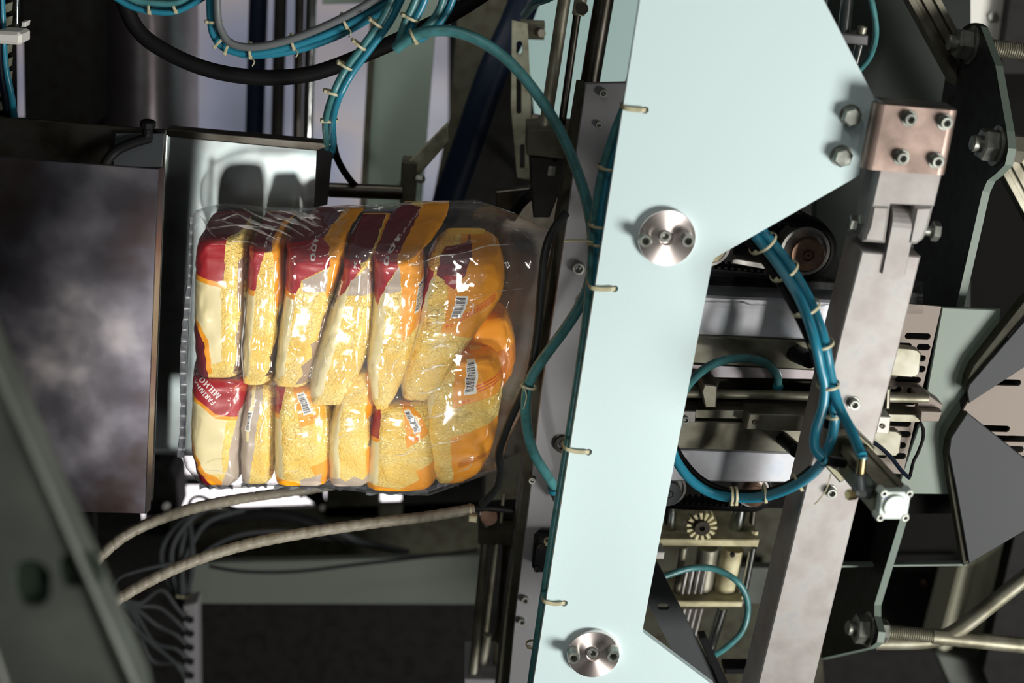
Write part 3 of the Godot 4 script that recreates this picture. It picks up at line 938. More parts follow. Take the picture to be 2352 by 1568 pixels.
# ---------------------------------------------------------------- the scene
func _ready() -> void:
	rng.seed = 7
	base_of[self] = Vector3.ZERO
	set_camera()
	var c := Camera3D.new()
	c.name = "camera"
	c.transform = cam
	var lens := CameraAttributesPhysical.new()
	lens.frustum_focal_length = 50.0
	lens.frustum_focus_distance = 1.97
	lens.frustum_near = 0.05
	lens.frustum_far = 60.0
	lens.exposure_aperture = 2.8
	c.attributes = lens
	add_child(c)
	c.current = true
	var we := WorldEnvironment.new()
	we.name = "world_environment"
	var env := Environment.new()
	env.background_mode = Environment.BG_COLOR
	env.background_color = Color(0.25, 0.27, 0.3)
	env.tonemap_mode = Environment.TONE_MAPPER_LINEAR
	env.tonemap_exposure = 1.0
	env.sdfgi_enabled = true
	env.ssao_enabled = true
	env.ssil_enabled = true
	we.environment = env
	add_child(we)
	make_materials()
	lamp("work_lamp", Vector3(2.85, -0.9, 2.85), Vector3(0.25, 0.0, 0.1), 1.3, 1.1, 19.6, "square white work lamp panel standing low at the front right of the machine")
	spot_lamp(Vector3(-0.4, -0.76, 2.4), Vector3(-0.27, -0.12, 0.0), 0.11, 3.6, 10.0, "round work lamp on the floor side aimed at the bag")
	spot_lamp(Vector3(1.55, -0.5, 3.2), Vector3(0.35, 0.0, 0.05), 0.11, 2.3, 5.4, "added unseen spot lamp that brightens the sealing bars")  # added fill, lifts the sealing bars out of the dark
	lamp("added_rear_lamp", Vector3(-0.3, 0.78, -0.25), Vector3(-0.3, 0.45, -1.6), 1.2, 0.1, 0.55, "added unseen fill lamp above the machine, facing its back")  # added fill for the columns and panels behind the machine
	lamp("added_ceiling_lamp", Vector3(0.3, 1.85, 2.7), Vector3(0.3, 0.0, 2.75), 1.3, 0.12, 0.4, "added unseen ceiling lamp that brightens the wall behind the viewer")  # added to brighten the front wall that the steel mirrors
	lamp("added_ceiling_lamp", Vector3(-0.5, 1.85, 1.6), Vector3(-0.45, 0.0, 1.3), 0.7, 0.22, 0.5, "added unseen ceiling lamp over the left, for glints on the bag film")  # added so that the sloping top film catches highlights
	lamp("added_rear_lamp", Vector3(1.3, 0.8, -0.3), Vector3(0.95, 0.3, -1.6), 0.8, 0.1, 0.2, "added unseen fill lamp at the top right, facing the machine's back")  # second added back fill, for the upper right background
	lamp("added_light_panel", Vector3(-1.1, 0.15, 2.7), Vector3(-0.4, 0.2, 0.0), 0.9, 0.7, 0.09, "added unseen glowing panel at the front left for the chute cheek to reflect")  # added only as something bright for the cheek to mirror
	make_flakes()
	build_room()
	build_background()
	build_chute()
	build_rear_frame()
	build_sealer()
	build_lower_unit()
	build_right_side()
	build_packs()
	build_bag()
	build_side_plate()
	build_arm()
	build_cylinder()
	build_hoses()
	build_front_beam()

func lamp(called: String, at: Vector3, to: Vector3, w: float, h: float, energy: float, label: String) -> void:
	var xf := frame(at, to - at)
	var o := thing(called, label, "lamp", at)
	var b := MB.new()
	var r := PackedVector2Array([Vector2(-w / 2, -h / 2), Vector2(w / 2, -h / 2), Vector2(w / 2, h / 2), Vector2(-w / 2, h / 2)])
	b.ext(r, 0.0, -0.01, 0.0, xf)
	put(b, "glowing_face", M["panel_glow" if called == "added_light_panel" else "lamp_glow"], o)
	var k := PackedVector2Array([Vector2(-w / 2 - 0.03, -h / 2 - 0.03), Vector2(w / 2 + 0.03, -h / 2 - 0.03), Vector2(w / 2 + 0.03, h / 2 + 0.03), Vector2(-w / 2 - 0.03, h / 2 + 0.03)])
	var hb := MB.new()
	hb.ext(k, -0.011, -0.06, 0.004, xf)
	put(hb, "housing", M["grey_plastic"], o)
	var l := AreaLight3D.new()
	l.name = called + "_light"
	l.area_size = Vector2(w, h)
	l.light_energy = energy
	l.light_color = Color(1.0, 0.985, 0.955)
	l.area_range = 14.0
	l.area_attenuation = 2.0
	l.shadow_enabled = true
	l.transform = Transform3D(Basis(-xf.basis.x, xf.basis.y, -xf.basis.z), xf * Vector3(0, 0, 0.012))
	add_child(l)

func spot_lamp(at: Vector3, to: Vector3, r: float, energy: float, cone: float, label: String) -> void:
	var xf := frame(at, to - at)
	var o := thing("spot_lamp", label, "lamp", at)
	put(disc(xf.translated_local(Vector3(0, 0, -0.012)), r, 0.01), "glowing_face", M["lamp_glow"], o)
	var hb := MB.new()
	hb.lathe([Vector2(0, -0.22), Vector2(r * 0.5, -0.2), Vector2(r * 1.1, -0.05), Vector2(r * 1.15, 0.0), Vector2(r * 1.05, 0.0), Vector2(r * 1.02, -0.03), Vector2(0, -0.03)], xf, 40)
	put(hb, "housing", M["grey_plastic"], o)
	var l := SpotLight3D.new()
	l.name = "spot_lamp_light"
	l.light_energy = energy
	l.light_size = r
	l.light_color = Color(1.0, 0.985, 0.95)
	l.spot_angle = cone
	l.spot_angle_attenuation = 0.85
	l.spot_range = 14.0
	l.spot_attenuation = 2.0
	l.shadow_enabled = true
	l.transform = Transform3D(Basis(-xf.basis.x, xf.basis.y, -xf.basis.z), xf * Vector3(0, 0, 0.02))
	add_child(l)

# ---------------------------------------------------------------- the hall
func slab(called: String, center: Vector3, size: Vector3, m: Material, label: String) -> void:
	solo(box(center, size, 0.0), called, m, label, "")

func build_room() -> void:
	slab("floor", Vector3(0, -1.65, 0.9), Vector3(8.6, 0.1, 6.0), M["floor_grey"], "dark grey hall floor under the machine")
	slab("ceiling", Vector3(0, 1.95, 0.9), Vector3(8.6, 0.1, 6.0), M["wall_grey"], "grey hall ceiling above the machine")
	slab("wall_left", Vector3(-4.25, 0.15, 0.9), Vector3(0.1, 3.7, 6.0), M["graphite"], "dark wall at the left of the hall")
	slab("wall_right", Vector3(4.25, 0.15, 0.9), Vector3(0.1, 3.7, 6.0), M["wall_grey"], "grey wall at the right of the hall")
	slab("wall_front", Vector3(0, 0.15, 3.85), Vector3(8.4, 3.7, 0.1), M["wall_grey"], "grey wall behind the viewer")
	slab("wall_back", Vector3(0, 0.15, -2.05), Vector3(8.4, 3.7, 0.1), M["graphite"], "dark wall behind the machine")

func window(a: Array, z: float, pane: Material, label: String, bars: Array = []) -> void:
	var o := Node3D.new()
	o.name = "window_%d" % (used.get("window_", 0) + 1)
	used["window_"] = used.get("window_", 0) + 1
	o.position = P(a[0], a[1], z)
	add_child(o)
	base_of[o] = o.position
	o.set_meta("kind", "structure")
	o.set_meta("label", label)
	put(pl(a, z, 0.01, 0.0), "pane", pane, o)
	for q in bars:
		put(pl(q, z + 0.03, 0.035, 0.002), "frame_bar", M["dark_paint"], o)

# ---------------------------------------------------------------- what stands behind, out of focus
func build_background() -> void:
	window([440, -90, 1030, -90, 1030, 480, 440, 480], -1.7, M["pane_day"], "frosted bluish window high on the wall behind the machine")
	window([1150, -90, 1500, -90, 1500, 150, 1470, 150, 1240, 410, 1150, 410], -1.5, M["pane_aqua"], "pale aqua window behind the upright steel rods")
	window([300, 1010, 760, 1010, 745, 1200, 330, 1200], -1.45, M["pane_white"], "bright white low window under the clear bag", [[375, 1098, 500, 1098, 500, 1116, 375, 1116]])
	window([868, 1120, 922, 1110, 920, 1172, 876, 1180], -1.4, M["pane_white"], "small bright opening under the bag's right half")
	window([38, 78, 60, 78, 58, 270, 40, 270], -1.45, M["pane_day"], "narrow strip of window beside the dark left column")
	solo(pl([50, -80, 214, -80, 208, 292, 57, 292], -0.85, 0.2), "dark_column", M["graphite"], "broad dark steel column at the top left corner", "column")
	# stainless curved cover between column and window
	var b := MB.new()
	var rows := []
	for i in 2:
		var row := PackedVector3Array()
		for s in 25:
			var t := float(s) / 24
			row.push_back(P(lerpf(208, 455, t), -90 if i == 1 else 330, -0.95 - 0.12 * pow(absf(t * 2.0 - 0.9), 2.2)))
		rows.append(row)
	b.grid(rows)
	var r2 := [rows[1].duplicate(), rows[0].duplicate()]
	for i in 2:
		for s in 25:
			r2[i][s].z -= 0.004
	b.grid(r2)
	solo(b, "curved_cover", M["stainless_dull"], "grey curved metal cover beside the dark column", "cover")
	solo(rod(596, -70, -1.05, 584, 330, -1.05, 22), "upright_post", M["navy_hose"], "dark blue upright post behind the hoses", "post")
	solo(rod(646, -70, -1.0, 636, 330, -1.0, 15), "upright_post", M["graphite"], "black upright post right of the dark blue one", "post")
	solo(rod(690, -70, -1.0, 682, 330, -1.0, 11), "upright_post", M["dark_steel"], "thin dark steel upright post behind the black hose", "post")
	solo(rod(717, -70, -1.0, 706, 330, -1.0, 13), "upright_post", M["chrome"], "bright chrome upright post catching the light", "post")
	solo(pl([740, -40, 880, -40, 880, 6, 740, 10], -1.0, 0.05), "cross_rail", M["sage_paint"], "grey cross rail at the top edge above the chrome post", "rail")
	var col := thing("steel_column", "green-grey steel column standing behind the teal hose arc", "column", P(900, 470, -0.95))
	put(pl([868, -80, 1012, -80, 968, 480, 838, 480], -0.9, 0.01), "web_plate", M["sage_paint"], col)
	put(pl([856, -80, 870, -80, 840, 480, 826, 480], -0.88, 0.06), "flange", M["olive_dark"], col)
	solo(pl([1060, -80, 1215, -80, 1120, 480, 990, 480, 1032, 270], -0.85, 0.04), "dark_upright", M["olive_dark"], "dark brown upright plate behind the thick navy hose", "plate")
	solo(pl([1120, 180, 1215, 150, 1260, 560, 990, 560, 1000, 440], -0.75, 0.02), "shaded_sheet", M["graphite"], "dark inner panel behind the clear bag's upper right corner", "panel")
	solo(hose([1222, -50, -0.62, 1185, 50, -0.62, 1130, 170, -0.6, 1078, 320, -0.6, 1015, 500, -0.62], 36), "thick_hose", M["navy_hose"], "thick navy hose slanting down behind the bag", "hose")
	var br := thing("folded_bracket", "olive folded bracket with a slanting arm above the bag", "bracket", P(940, 465, -0.36))
	put(bar(P(940, 425, -0.38), P(930, 425, -0.9), 0.012), "stand_off", M["olive_dark"], br)
	put(pl([940, 372, 1028, 282, 1030, 326, 958, 408], -0.36, 0.012), "slanting_arm", M["olive_paint"], br)
	put(pl([922, 372, 958, 376, 952, 472, 918, 470], -0.35, 0.05), "post", M["olive_dark"], br)
	put(hexa(frame(P(958, 410, -0.35), Vector3(1, 0.1, 0.5)), 0.007, 0.012), "hex_bolt", M["zinc"], br)
	solo(rod(755, 436, -0.32, 925, 442, -0.32, 17), "cross_shaft", M["dark_steel"], "dark round shaft running right from the chute block", "shaft")
		# low, in the dark
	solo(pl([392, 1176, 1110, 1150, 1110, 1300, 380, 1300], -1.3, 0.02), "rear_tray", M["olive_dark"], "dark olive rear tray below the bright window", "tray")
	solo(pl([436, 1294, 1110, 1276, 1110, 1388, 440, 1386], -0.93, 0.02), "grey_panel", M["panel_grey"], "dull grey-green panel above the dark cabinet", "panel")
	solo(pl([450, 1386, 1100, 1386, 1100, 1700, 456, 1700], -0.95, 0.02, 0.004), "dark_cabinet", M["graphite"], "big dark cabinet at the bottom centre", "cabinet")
	var mo := thing("motor_housing", "dark rounded motor housing behind the mirror-like guard box", "motor", P(375, 1190, -1.2))
	put(pl([330, 1062, 360, 1064, 388, 1082, 404, 1108, 408, 1190, 330, 1190], -1.2, 0.12, 0.01), "body", M["black_paint"], mo)
	put(disc(frame(P(383, 1160, -1.19), Vector3(0, 0, 1)), 0.008, 0.012), "bright_bolt", M["white_plastic"], mo)
	var hg := thing("hinge_plate", "black hinge plate in front of the bright low window", "hinge", P(730, 1180, -1.3))
	put(pl([690, 1128, 742, 1122, 748, 1180, 734, 1180, 724, 1160, 700, 1142, 688, 1148, 684, 1134], -1.3, 0.02), "leaf", M["black_paint"], hg)
	put(disc(frame(P(741, 1164, -1.29), Vector3(0, 0, 1)), 0.006, 0.01), "bright_bolt", M["white_plastic"], hg)
	solo(pl([330, 1190, 660, 1180, 700, 1172, 760, 1182, 760, 1230, 330, 1230], -1.32, 0.04), "rear_sill", M["graphite"], "dark sill along the foot of the bright window", "sill")
	solo(pl([752, 1090, 872, 1100, 872, 1190, 744, 1190], -1.3, 0.05), "rear_bracket", M["olive_dark"], "dark plate between the bright window and the small opening", "plate")
	solo(pl([926, 1080, 1110, 1060, 1110, 1170, 922, 1190], -1.3, 0.05), "rear_bracket", M["graphite"], "dark plate right of the small bright opening", "plate")
	solo(pl([200, 1180, 216, 1180, 222, 1300, 208, 1300], -0.75, 0.02), "thin_upright", M["black_paint"], "thin black upright below the guard box", "post")
	# right background
	solo(pl([1880, -90, 2230, -90, 2230, 760, 1870, 760], -0.42, 0.03), "dark_sheet", M["panel_green"], "large dark green panel behind the clamp block", "panel")
	var bp := thing("bright_board", "pale beige board with a bolt at the top right", "board", P(2240, 250, -0.9))
	put(pl([2184, -80, 2338, -80, 2300, 160, 2280, 230, 2160, 230], -0.9, 0.02), "board", M["white_plastic"], bp)
	put(hexa(frame(P(2278, 37, -0.9), Vector3(0, 0, 1)), 0.01, 0.008), "hex_bolt", M["zinc"], bp)
	solo(pl([2140, -80, 2190, -80, 2160, 150, 2110, 150], -0.8, 0.04), "dark_bar", M["olive_dark"], "dark olive bar left of the pale beige board", "bar")
	solo(pl([2230, 160, 2500, 160, 2500, 760, 2150, 760], -0.95, 0.03), "far_panel", M["black_paint"], "black far panel behind the bracket plate and rods", "panel")
	solo(pl([2330, -80, 2500, -80, 2500, 170, 2296, 170], -0.85, 0.03), "far_panel", M["graphite"], "dark olive far panel at the top right corner", "panel")
	var lower := thing("lower_housing", "dark olive housing filling the lower right corner", "housing", P(2100, 1600, -0.9))
	put(pl([1860, 1260, 2500, 1260, 2500, 1680, 1860, 1680], -0.95, 0.05), "rear_sheet", M["graphite"], lower)
	put(pl([1880, 1310, 2150, 1310, 2120, 1470, 1880, 1470], -0.9, 0.02), "inner_sheet", M["graphite"], lower)
	put(disc(frame(P(2119, 1337, -0.9), Vector3(0, 0, 1)), 0.007, 0.008), "bolt_head", M["copper_face"], lower)
	var lg := thing("frame_leg", "pale olive frame leg standing behind the bent steel rod", "leg", P(2200, 1590, -0.7))
	put(pl([2205, 1298, 2245, 1290, 2190, 1490, 2150, 1510], -0.7, 0.1, 0.006), "front_flange", M["pale_leg"], lg)
	put(pl([2240, 1296, 2352, 1215, 2300, 1530, 2180, 1530], -0.74, 0.05), "web", M["pale_leg"], lg)
	put(pl([2148, 1500, 2262, 1520, 2330, 1640, 2210, 1640], -0.68, 0.05, 0.004), "foot_plate", M["beam_paint"], lg)
	solo(pl([2330, 1230, 2500, 1130, 2500, 1680, 2300, 1640, 2258, 1540], -0.6, 0.04), "corner_housing", M["graphite"], "dark housing at the right edge behind the straight rod", "housing")

# ---------------------------------------------------------------- stainless chute at the left
func build_chute() -> void:
	var o := thing("guard_box", "mirror-like stainless guard box at the left, chalky smears on its face", "guard box", P(150, 1180, 0.06))
	put(pl([-90, 354, 0, 361, 365, 388, 334, 1180, -90, 1170], 0.12, 0.004, 0.001), "front_sheet", M["guard_sheet"], o)
	# the right return of the sheet, and the clear lid that covers its top
	var a := P(365, 388, 0.12)
	var b := P(334, 1180, 0.12)
	var st := MB.new()
	var d := Vector3(0.004, 0, -0.014)
	st.quad(a, b, b + d, a + d)
	st.quad(a + d + Vector3(-0.003, 0, 0), b + d + Vector3(-0.003, 0, 0), b + Vector3(-0.003, 0, 0), a + Vector3(-0.003, 0, 0))
	put(st, "side_return", M["stainless_dull"], o)
	solo(pl([-90, 262, 381, 299, 350, 1150, -90, 1150], -0.06, 0.006), "inner_liner", M["dark_steel"], "dark steel liner rising behind the front sheet of the guard box", "liner")
	solo(pl([264, 306, 379, 306, 372, 384, 258, 384], -0.052, 0.003), "inner_flap", M["slate_paint"], "small grey flap behind the guard box's upper right corner", "flap")
	var kn := thing("screw_clamp", "small black screw knob standing on a curved clamp arm", "knob", P(340, 320, 0.0))
	var at := P(339, 318, -0.05)
	var k := mpp(at)
	var mb := MB.new()
	mb.lathe([Vector2(0, 0), Vector2(13 * k, 0), Vector2(11 * k, 14 * k), Vector2(12 * k, 24 * k), Vector2(18 * k, 28 * k), Vector2(18 * k, 40 * k), Vector2(14 * k, 43 * k), Vector2(0, 43 * k)], frame(at, Vector3(0.02, 1, 0.1)), 10, true)
	put(mb, "knob_head", M["black_plastic"], kn)
	put(hose([345, 316, -0.05, 300, 330, -0.045, 262, 350, -0.04, 238, 384, -0.03, 228, 420, -0.02], 12), "clamp_arm", M["rubber"], kn)
	# the chute whose bright cheek shows above the bag
	var c := thing("discharge_chute", "bright stainless discharge chute rising behind the bag's left end", "chute", P(420, 1045, -0.2))
	put(pl([383, 312, 729, 345, 722, 480, 700, 760, 460, 1048, 344, 1044], -0.2, 0.004, 0.001), "cheek_sheet", M["cheek_steel"], c)
	put(pl([383, 297, 765, 331, 729, 346, 383, 313], -0.195, 0.03, 0.001), "top_flange", M["dark_steel"], c)
	var e := MB.new()
	var e0 := P(729, 345, -0.2)
	var e1 := P(766, 331, -0.245)
	var e2 := P(752, 470, -0.245)
	var e3 := P(719, 478, -0.2)
	e.quad(e0, e3, e2, e1)
	e.quad(e1 + Vector3(-0.003, 0, -0.003), e2 + Vector3(-0.003, 0, -0.003), e3 + Vector3(-0.003, 0, -0.003), e0 + Vector3(-0.003, 0, -0.003))
	put(e, "side_return", M["stainless_dull"], c)
	var ed := MB.new()
	ed.tube(chain([382, 310, -0.196, 364, 680, -0.196, 344, 1044, -0.196]), 0.003, 8)
	put(ed, "rolled_edge", M["chrome"], c)

# ---------------------------------------------------------------- steel rods and the rear flange
func build_rear_frame() -> void:
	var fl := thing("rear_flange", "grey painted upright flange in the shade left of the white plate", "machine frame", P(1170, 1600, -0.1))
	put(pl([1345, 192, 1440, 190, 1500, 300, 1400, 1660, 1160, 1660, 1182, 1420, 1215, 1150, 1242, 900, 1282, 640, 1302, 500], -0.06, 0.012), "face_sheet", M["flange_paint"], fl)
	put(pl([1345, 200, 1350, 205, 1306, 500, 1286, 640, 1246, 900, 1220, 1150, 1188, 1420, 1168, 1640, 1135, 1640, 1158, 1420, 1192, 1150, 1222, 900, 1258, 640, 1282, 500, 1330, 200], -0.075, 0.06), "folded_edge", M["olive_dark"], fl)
	for s in [[1385, 213, 10], [1375, 286, 8], [1328, 613, 15], [1222, 1100, 8], [1206, 1374, 9], [1198, 1424, 9]]:
		screw(fl, s[0], s[1], -0.06, s[2], s[2] * 1.3, M["zinc"])
	for s in [[1347, 695, 20], [1294, 1018, 22]]:
		put(ringed(frame(P(s[0], s[1], -0.06), Vector3(0, 0, 1)), s[2] * 0.62 * 0.00063, s[2] * 0.00063, 0.006), "bushing", M["dark_steel"], fl)
		put(hexa(frame(P(s[0], s[1], -0.06), Vector3(0, 0, 1)), s[2] * 0.5 * 0.00063, 0.003), "hex_bolt", M["dark_steel"], fl)
	var bx := thing("sensor_box", "small black sensor box with two screws beside the white plate", "sensor", P(1250, 1316, -0.05))
	put(pl([1238, 1238, 1296, 1238, 1286, 1316, 1234, 1316, 1222, 1304, 1228, 1248], -0.03, 0.03, 0.003), "body", M["black_plastic"], bx)
	screw(bx, 1241, 1253, -0.03, 7, 5, M["dark_steel"])
	screw(bx, 1233, 1306, -0.03, 7, 5, M["dark_steel"])
	solo(rod(1302, -40, -0.22, 1243, 350, -0.22, 15), "guide_rod", M["rod_steel"], "bright upright guide rod left of the thin black rod", "rod")
	var tr := thing("piston_rod", "thin dark piston rod with a screw joint between two guide rods", "rod", P(1285, 340, -0.24))
	put(rod(1326, 30, -0.24, 1282, 345, -0.24, 9), "rod", M["dark_steel"], tr)
	put(rod(1340, -40, -0.24, 1328, 35, -0.24, 15), "rod_end", M["rod_steel"], tr)
	put(disc(frame(P(1336, 18, -0.22), Vector3(0, 0, 1)), 0.009, 0.012), "joint_screw", M["dark_steel"], tr)
	solo(rod(1394, -40, -0.26, 1336, 300, -0.26, 23), "guide_rod", M["dark_steel"], "thick dark guide rod beside the flange block", "rod")
	var vb := thing("slotted_bracket", "olive slotted upright bracket behind the teal hose", "bracket", P(1195, 410, -0.45))
	put(bar(P(1198, 390, -0.46), P(1194, 390, -0.76), 0.01), "stand_off", M["olive_dark"], vb)
	put(slotted([1176, 48, 1212, 56, 1220, 240, 1216, 412, 1188, 408, 1174, 250], -0.45, 0.01, [[1193, 110, 16, 7], [1192, 220, 44, 6], [1200, 360, 30, 6]]), "plate", M["olive_paint"], vb)
	put(pl([1196, 50, 1252, 52, 1250, 92, 1200, 90], -0.46, 0.03), "top_clip", M["olive_dark"], vb)
	put(disc(frame(P(1235, 72, -0.45), Vector3(0.3, 0, 1)), 0.007, 0.02), "joint_screw", M["dark_steel"], vb)
	put(hexa(frame(P(1222, 272, -0.44), Vector3(1, 0, 0.4)), 0.009, 0.014), "hex_bolt", M["dark_steel"], vb)
	var gb := thing("guide_block", "dark guide block at the foot of the upright rods", "guide block", P(1290, 420, -0.25))
	put(pl([1212, 300, 1262, 296, 1330, 300, 1326, 370, 1210, 356], -0.2, 0.09, 0.002), "block", M["olive_dark"], gb)
	put(pl([1216, 358, 1300, 364, 1294, 420, 1262, 500, 1225, 500], -0.24, 0.06, 0.002), "lower_block", M["graphite"], gb)
	put(hexa(frame(P(1268, 382, -0.2), Vector3(0, -1, 0.2)), 0.006, 0.014), "hex_bolt", M["zinc"], gb)
	solo(hose([1175, 498, -0.3, 1200, 462, -0.28, 1240, 435, -0.26, 1290, 432, -0.25], 13), "black_cable", M["rubber"], "black cable hooking out from behind the bag's top corner", "cable")
	# the matching unit below
	var lo := thing("lower_guide", "lower guide unit of rods and a cylinder in the dark below the bag", "guide unit", P(1140, 1560, -0.25))
	put(rod(1122, 1170, -0.22, 1086, 1548, -0.22, 11), "guide_rod", M["old_steel"], lo)
	put(rod(1140, 1230, -0.26, 1112, 1470, -0.26, 8), "piston_rod", M["rod_steel"], lo)
	put(rod(1118, 1456, -0.25, 1104, 1544, -0.25, 12), "rod_clevis", M["old_steel"], lo)
	put(rod(1172, 1250, -0.26, 1148, 1546, -0.26, 20), "cylinder_tube", M["dark_steel"], lo)
	put(rod(1158, 1470, -0.255, 1152, 1546, -0.255, 23), "cylinder_end", M["old_steel"], lo)
	put(pl([1098, 1220, 1200, 1222, 1196, 1254, 1098, 1250], -0.2, 0.1, 0.002), "bearing_plate", M["olive_dark"], lo)
	put(pl([1066, 1560, 1212, 1562, 1210, 1620, 1060, 1620], -0.2, 0.12, 0.002), "foot_plate", M["flange_paint"], lo)
	put(pl([1104, 1180, 1190, 1176, 1196, 1224, 1100, 1224], -0.24, 0.05, 0.003), "bearing_block", M["graphite"], lo)
	put(disc(frame(P(1122, 1182, -0.2), Vector3(0, 0.3, 1)), 0.014, 0.02), "rusty_stud", M["copper_face"], lo)
	put(rod(1158, 1132, -0.2, 1150, 1200, -0.2, 4), "spindle", M["rod_steel"], lo)
	solo(pl([1120, 1020, 1232, 980, 1200, 1230, 1110, 1230], -0.4, 0.03), "shade_plate", M["olive_dark"], "dark plate behind the bag's mouth at the lower right", "plate")
	solo(pl([1140, 440, 1330, 420, 1270, 700, 1240, 1020, 1100, 1080, 1130, 700], -0.34, 0.02), "seal_backing", M["dark_steel"], "dark brown steel plate behind the open mouth of the bag", "plate")

# plate with slots: each slot is a real opening (the plate is cut into strips through the slots' middles, so that every opening is a notch)
func slotted(a: Array, z: float, thick: float, slots: Array) -> MB:
	var poly := pts2(a, z)
	var cut := []
	var levels := [-50.0, 50.0]
	for s in slots:
		var c := P(s[0], s[1], z)
		var k := mpp(c)
		var p := PackedVector2Array()
		var hl: float = s[2] * k
		var hw: float = s[3] * k
		var lean := (P(s[0], s[1] + 30, z) - c).normalized()
		var up := Vector2(lean.x, lean.y)
		if s.size() > 4:
			up = (Vector2(P(s[0] + 30, s[1] + 1, z).x, P(s[0] + 30, s[1] + 1, z).y) - Vector2(c.x, c.y)).normalized()
		var acr := Vector2(-up.y, up.x)
		for i in 20:
			var t := TAU * (i + 0.5) / 20
			p.push_back(Vector2(c.x, c.y) + up * (signf(sin(t)) * maxf(0.0, hl - hw) + sin(t) * hw) + acr * cos(t) * hw)
		cut.append(p)
		levels.append(c.y)
	levels.sort()
	var mb := MB.new()
	for i in levels.size() - 1:
		if levels[i + 1] - levels[i] < 1e-5:
			continue
		var y0: float = levels[i]
		var y1: float = levels[i + 1]
		var left := Geometry2D.intersect_polygons(poly, PackedVector2Array([Vector2(-9, y0), Vector2(9, y0), Vector2(9, y1), Vector2(-9, y1)]))
		for q in cut:
			var next: Array[PackedVector2Array] = []
			for p in left:
				next.append_array(Geometry2D.clip_polygons(p, q))
			left = next
		for p in left:
			if p.size() > 2:
				mb.ext(p, z, z - thick, 0.0)
	return mb

# ---------------------------------------------------------------- the sealing station right of the white plate
func pulley(called: String, label: String, px: float, py: float, z: float, rpx: float, face: Material) -> void:
	var at := P(px, py, z)
	var k := mpp(at)
	var o := thing(called, label, "pulley", at + Vector3(0, -rpx * k, 0))
	var xf := frame(at + Vector3(0, 0, -0.03), Vector3(0, 0, 1))
	var b := MB.new()
	b.lathe([Vector2(0, 0), Vector2(rpx * k, 0), Vector2(rpx * k, 0.03), Vector2(rpx * 0.98 * k, 0.031), Vector2(rpx * 0.86 * k, 0.031), Vector2(rpx * 0.84 * k, 0.026), Vector2(rpx * 0.62 * k, 0.026)], xf, 56)
	put(b, "rim", M["machined"], o)
	var h := MB.new()
	h.lathe([Vector2(rpx * 0.66 * k, 0.026), Vector2(rpx * 0.66 * k, 0.046), Vector2(rpx * 0.64 * k, 0.048), Vector2(rpx * 0.24 * k, 0.048), Vector2(rpx * 0.22 * k, 0.045), Vector2(rpx * 0.17 * k, 0.045), Vector2(rpx * 0.16 * k, 0.05), Vector2(rpx * 0.05 * k, 0.05), Vector2(rpx * 0.05 * k, 0.04), Vector2(0, 0.04)], xf, 48)
	put(h, "hub", face, o)

func belt(called: String, label: String, cs: Array, z: float, rpx: float, thick: float) -> void:   # a toothed belt round two centres given in pixels
	var a := P(cs[0], cs[1], z)
	var b := P(cs[2], cs[3], z)
	var k := mpp(b)
	var r := rpx * k
	var d := (b - a).normalized()
	var nrm := Vector3(-d.y, d.x, 0)
	var path := []
	var ang := atan2(nrm.y, nrm.x)
	for s in 25:
		var t := ang - PI * s / 24.0
		path.append([b, Vector3(cos(t), sin(t), 0)])
	for s in 25:
		var t := ang - PI - PI * s / 24.0
		path.append([a, Vector3(cos(t), sin(t), 0)])
	var rows := []
	for q in [[r, 0.0], [r + thick, 0.0], [r + thick, -0.03], [r, -0.03], [r, 0.0]]:
		var row := PackedVector3Array()
		for p in path:
			row.push_back(p[0] + p[1] * q[0] + Vector3(0, 0, q[1]))
		rows.append(row)
	var m := MB.new()
	m.grid(rows, true)
	var o := thing(called, label, "belt", a + Vector3(0, -r - thick, 0))
	put(m, "band", M["rubber"], o)
	var teeth := MB.new()
	var len := a.distance_to(b)
	var n := int(len / 0.0085)
	for i in n:
		for sg in [1.0, -1.0]:
			var c: Vector3 = a + d * (len * (i + 0.5) / n) + nrm * sg * (r - 0.001)
			teeth.ext(PackedVector2Array([Vector2(-0.0024, 0), Vector2(0.0024, 0), Vector2(0.0016, 0.003), Vector2(-0.0016, 0.003)]), 0.0, -0.03, 0.0, Transform3D(Basis(d, -nrm * sg, Vector3(0, 0, 1) * 1.0), c) if sg < 0 else Transform3D(Basis(-d, -nrm, Vector3(0, 0, 1)), c))
	put(teeth, "teeth", M["rubber"], o).set_meta("kind", "stuff")

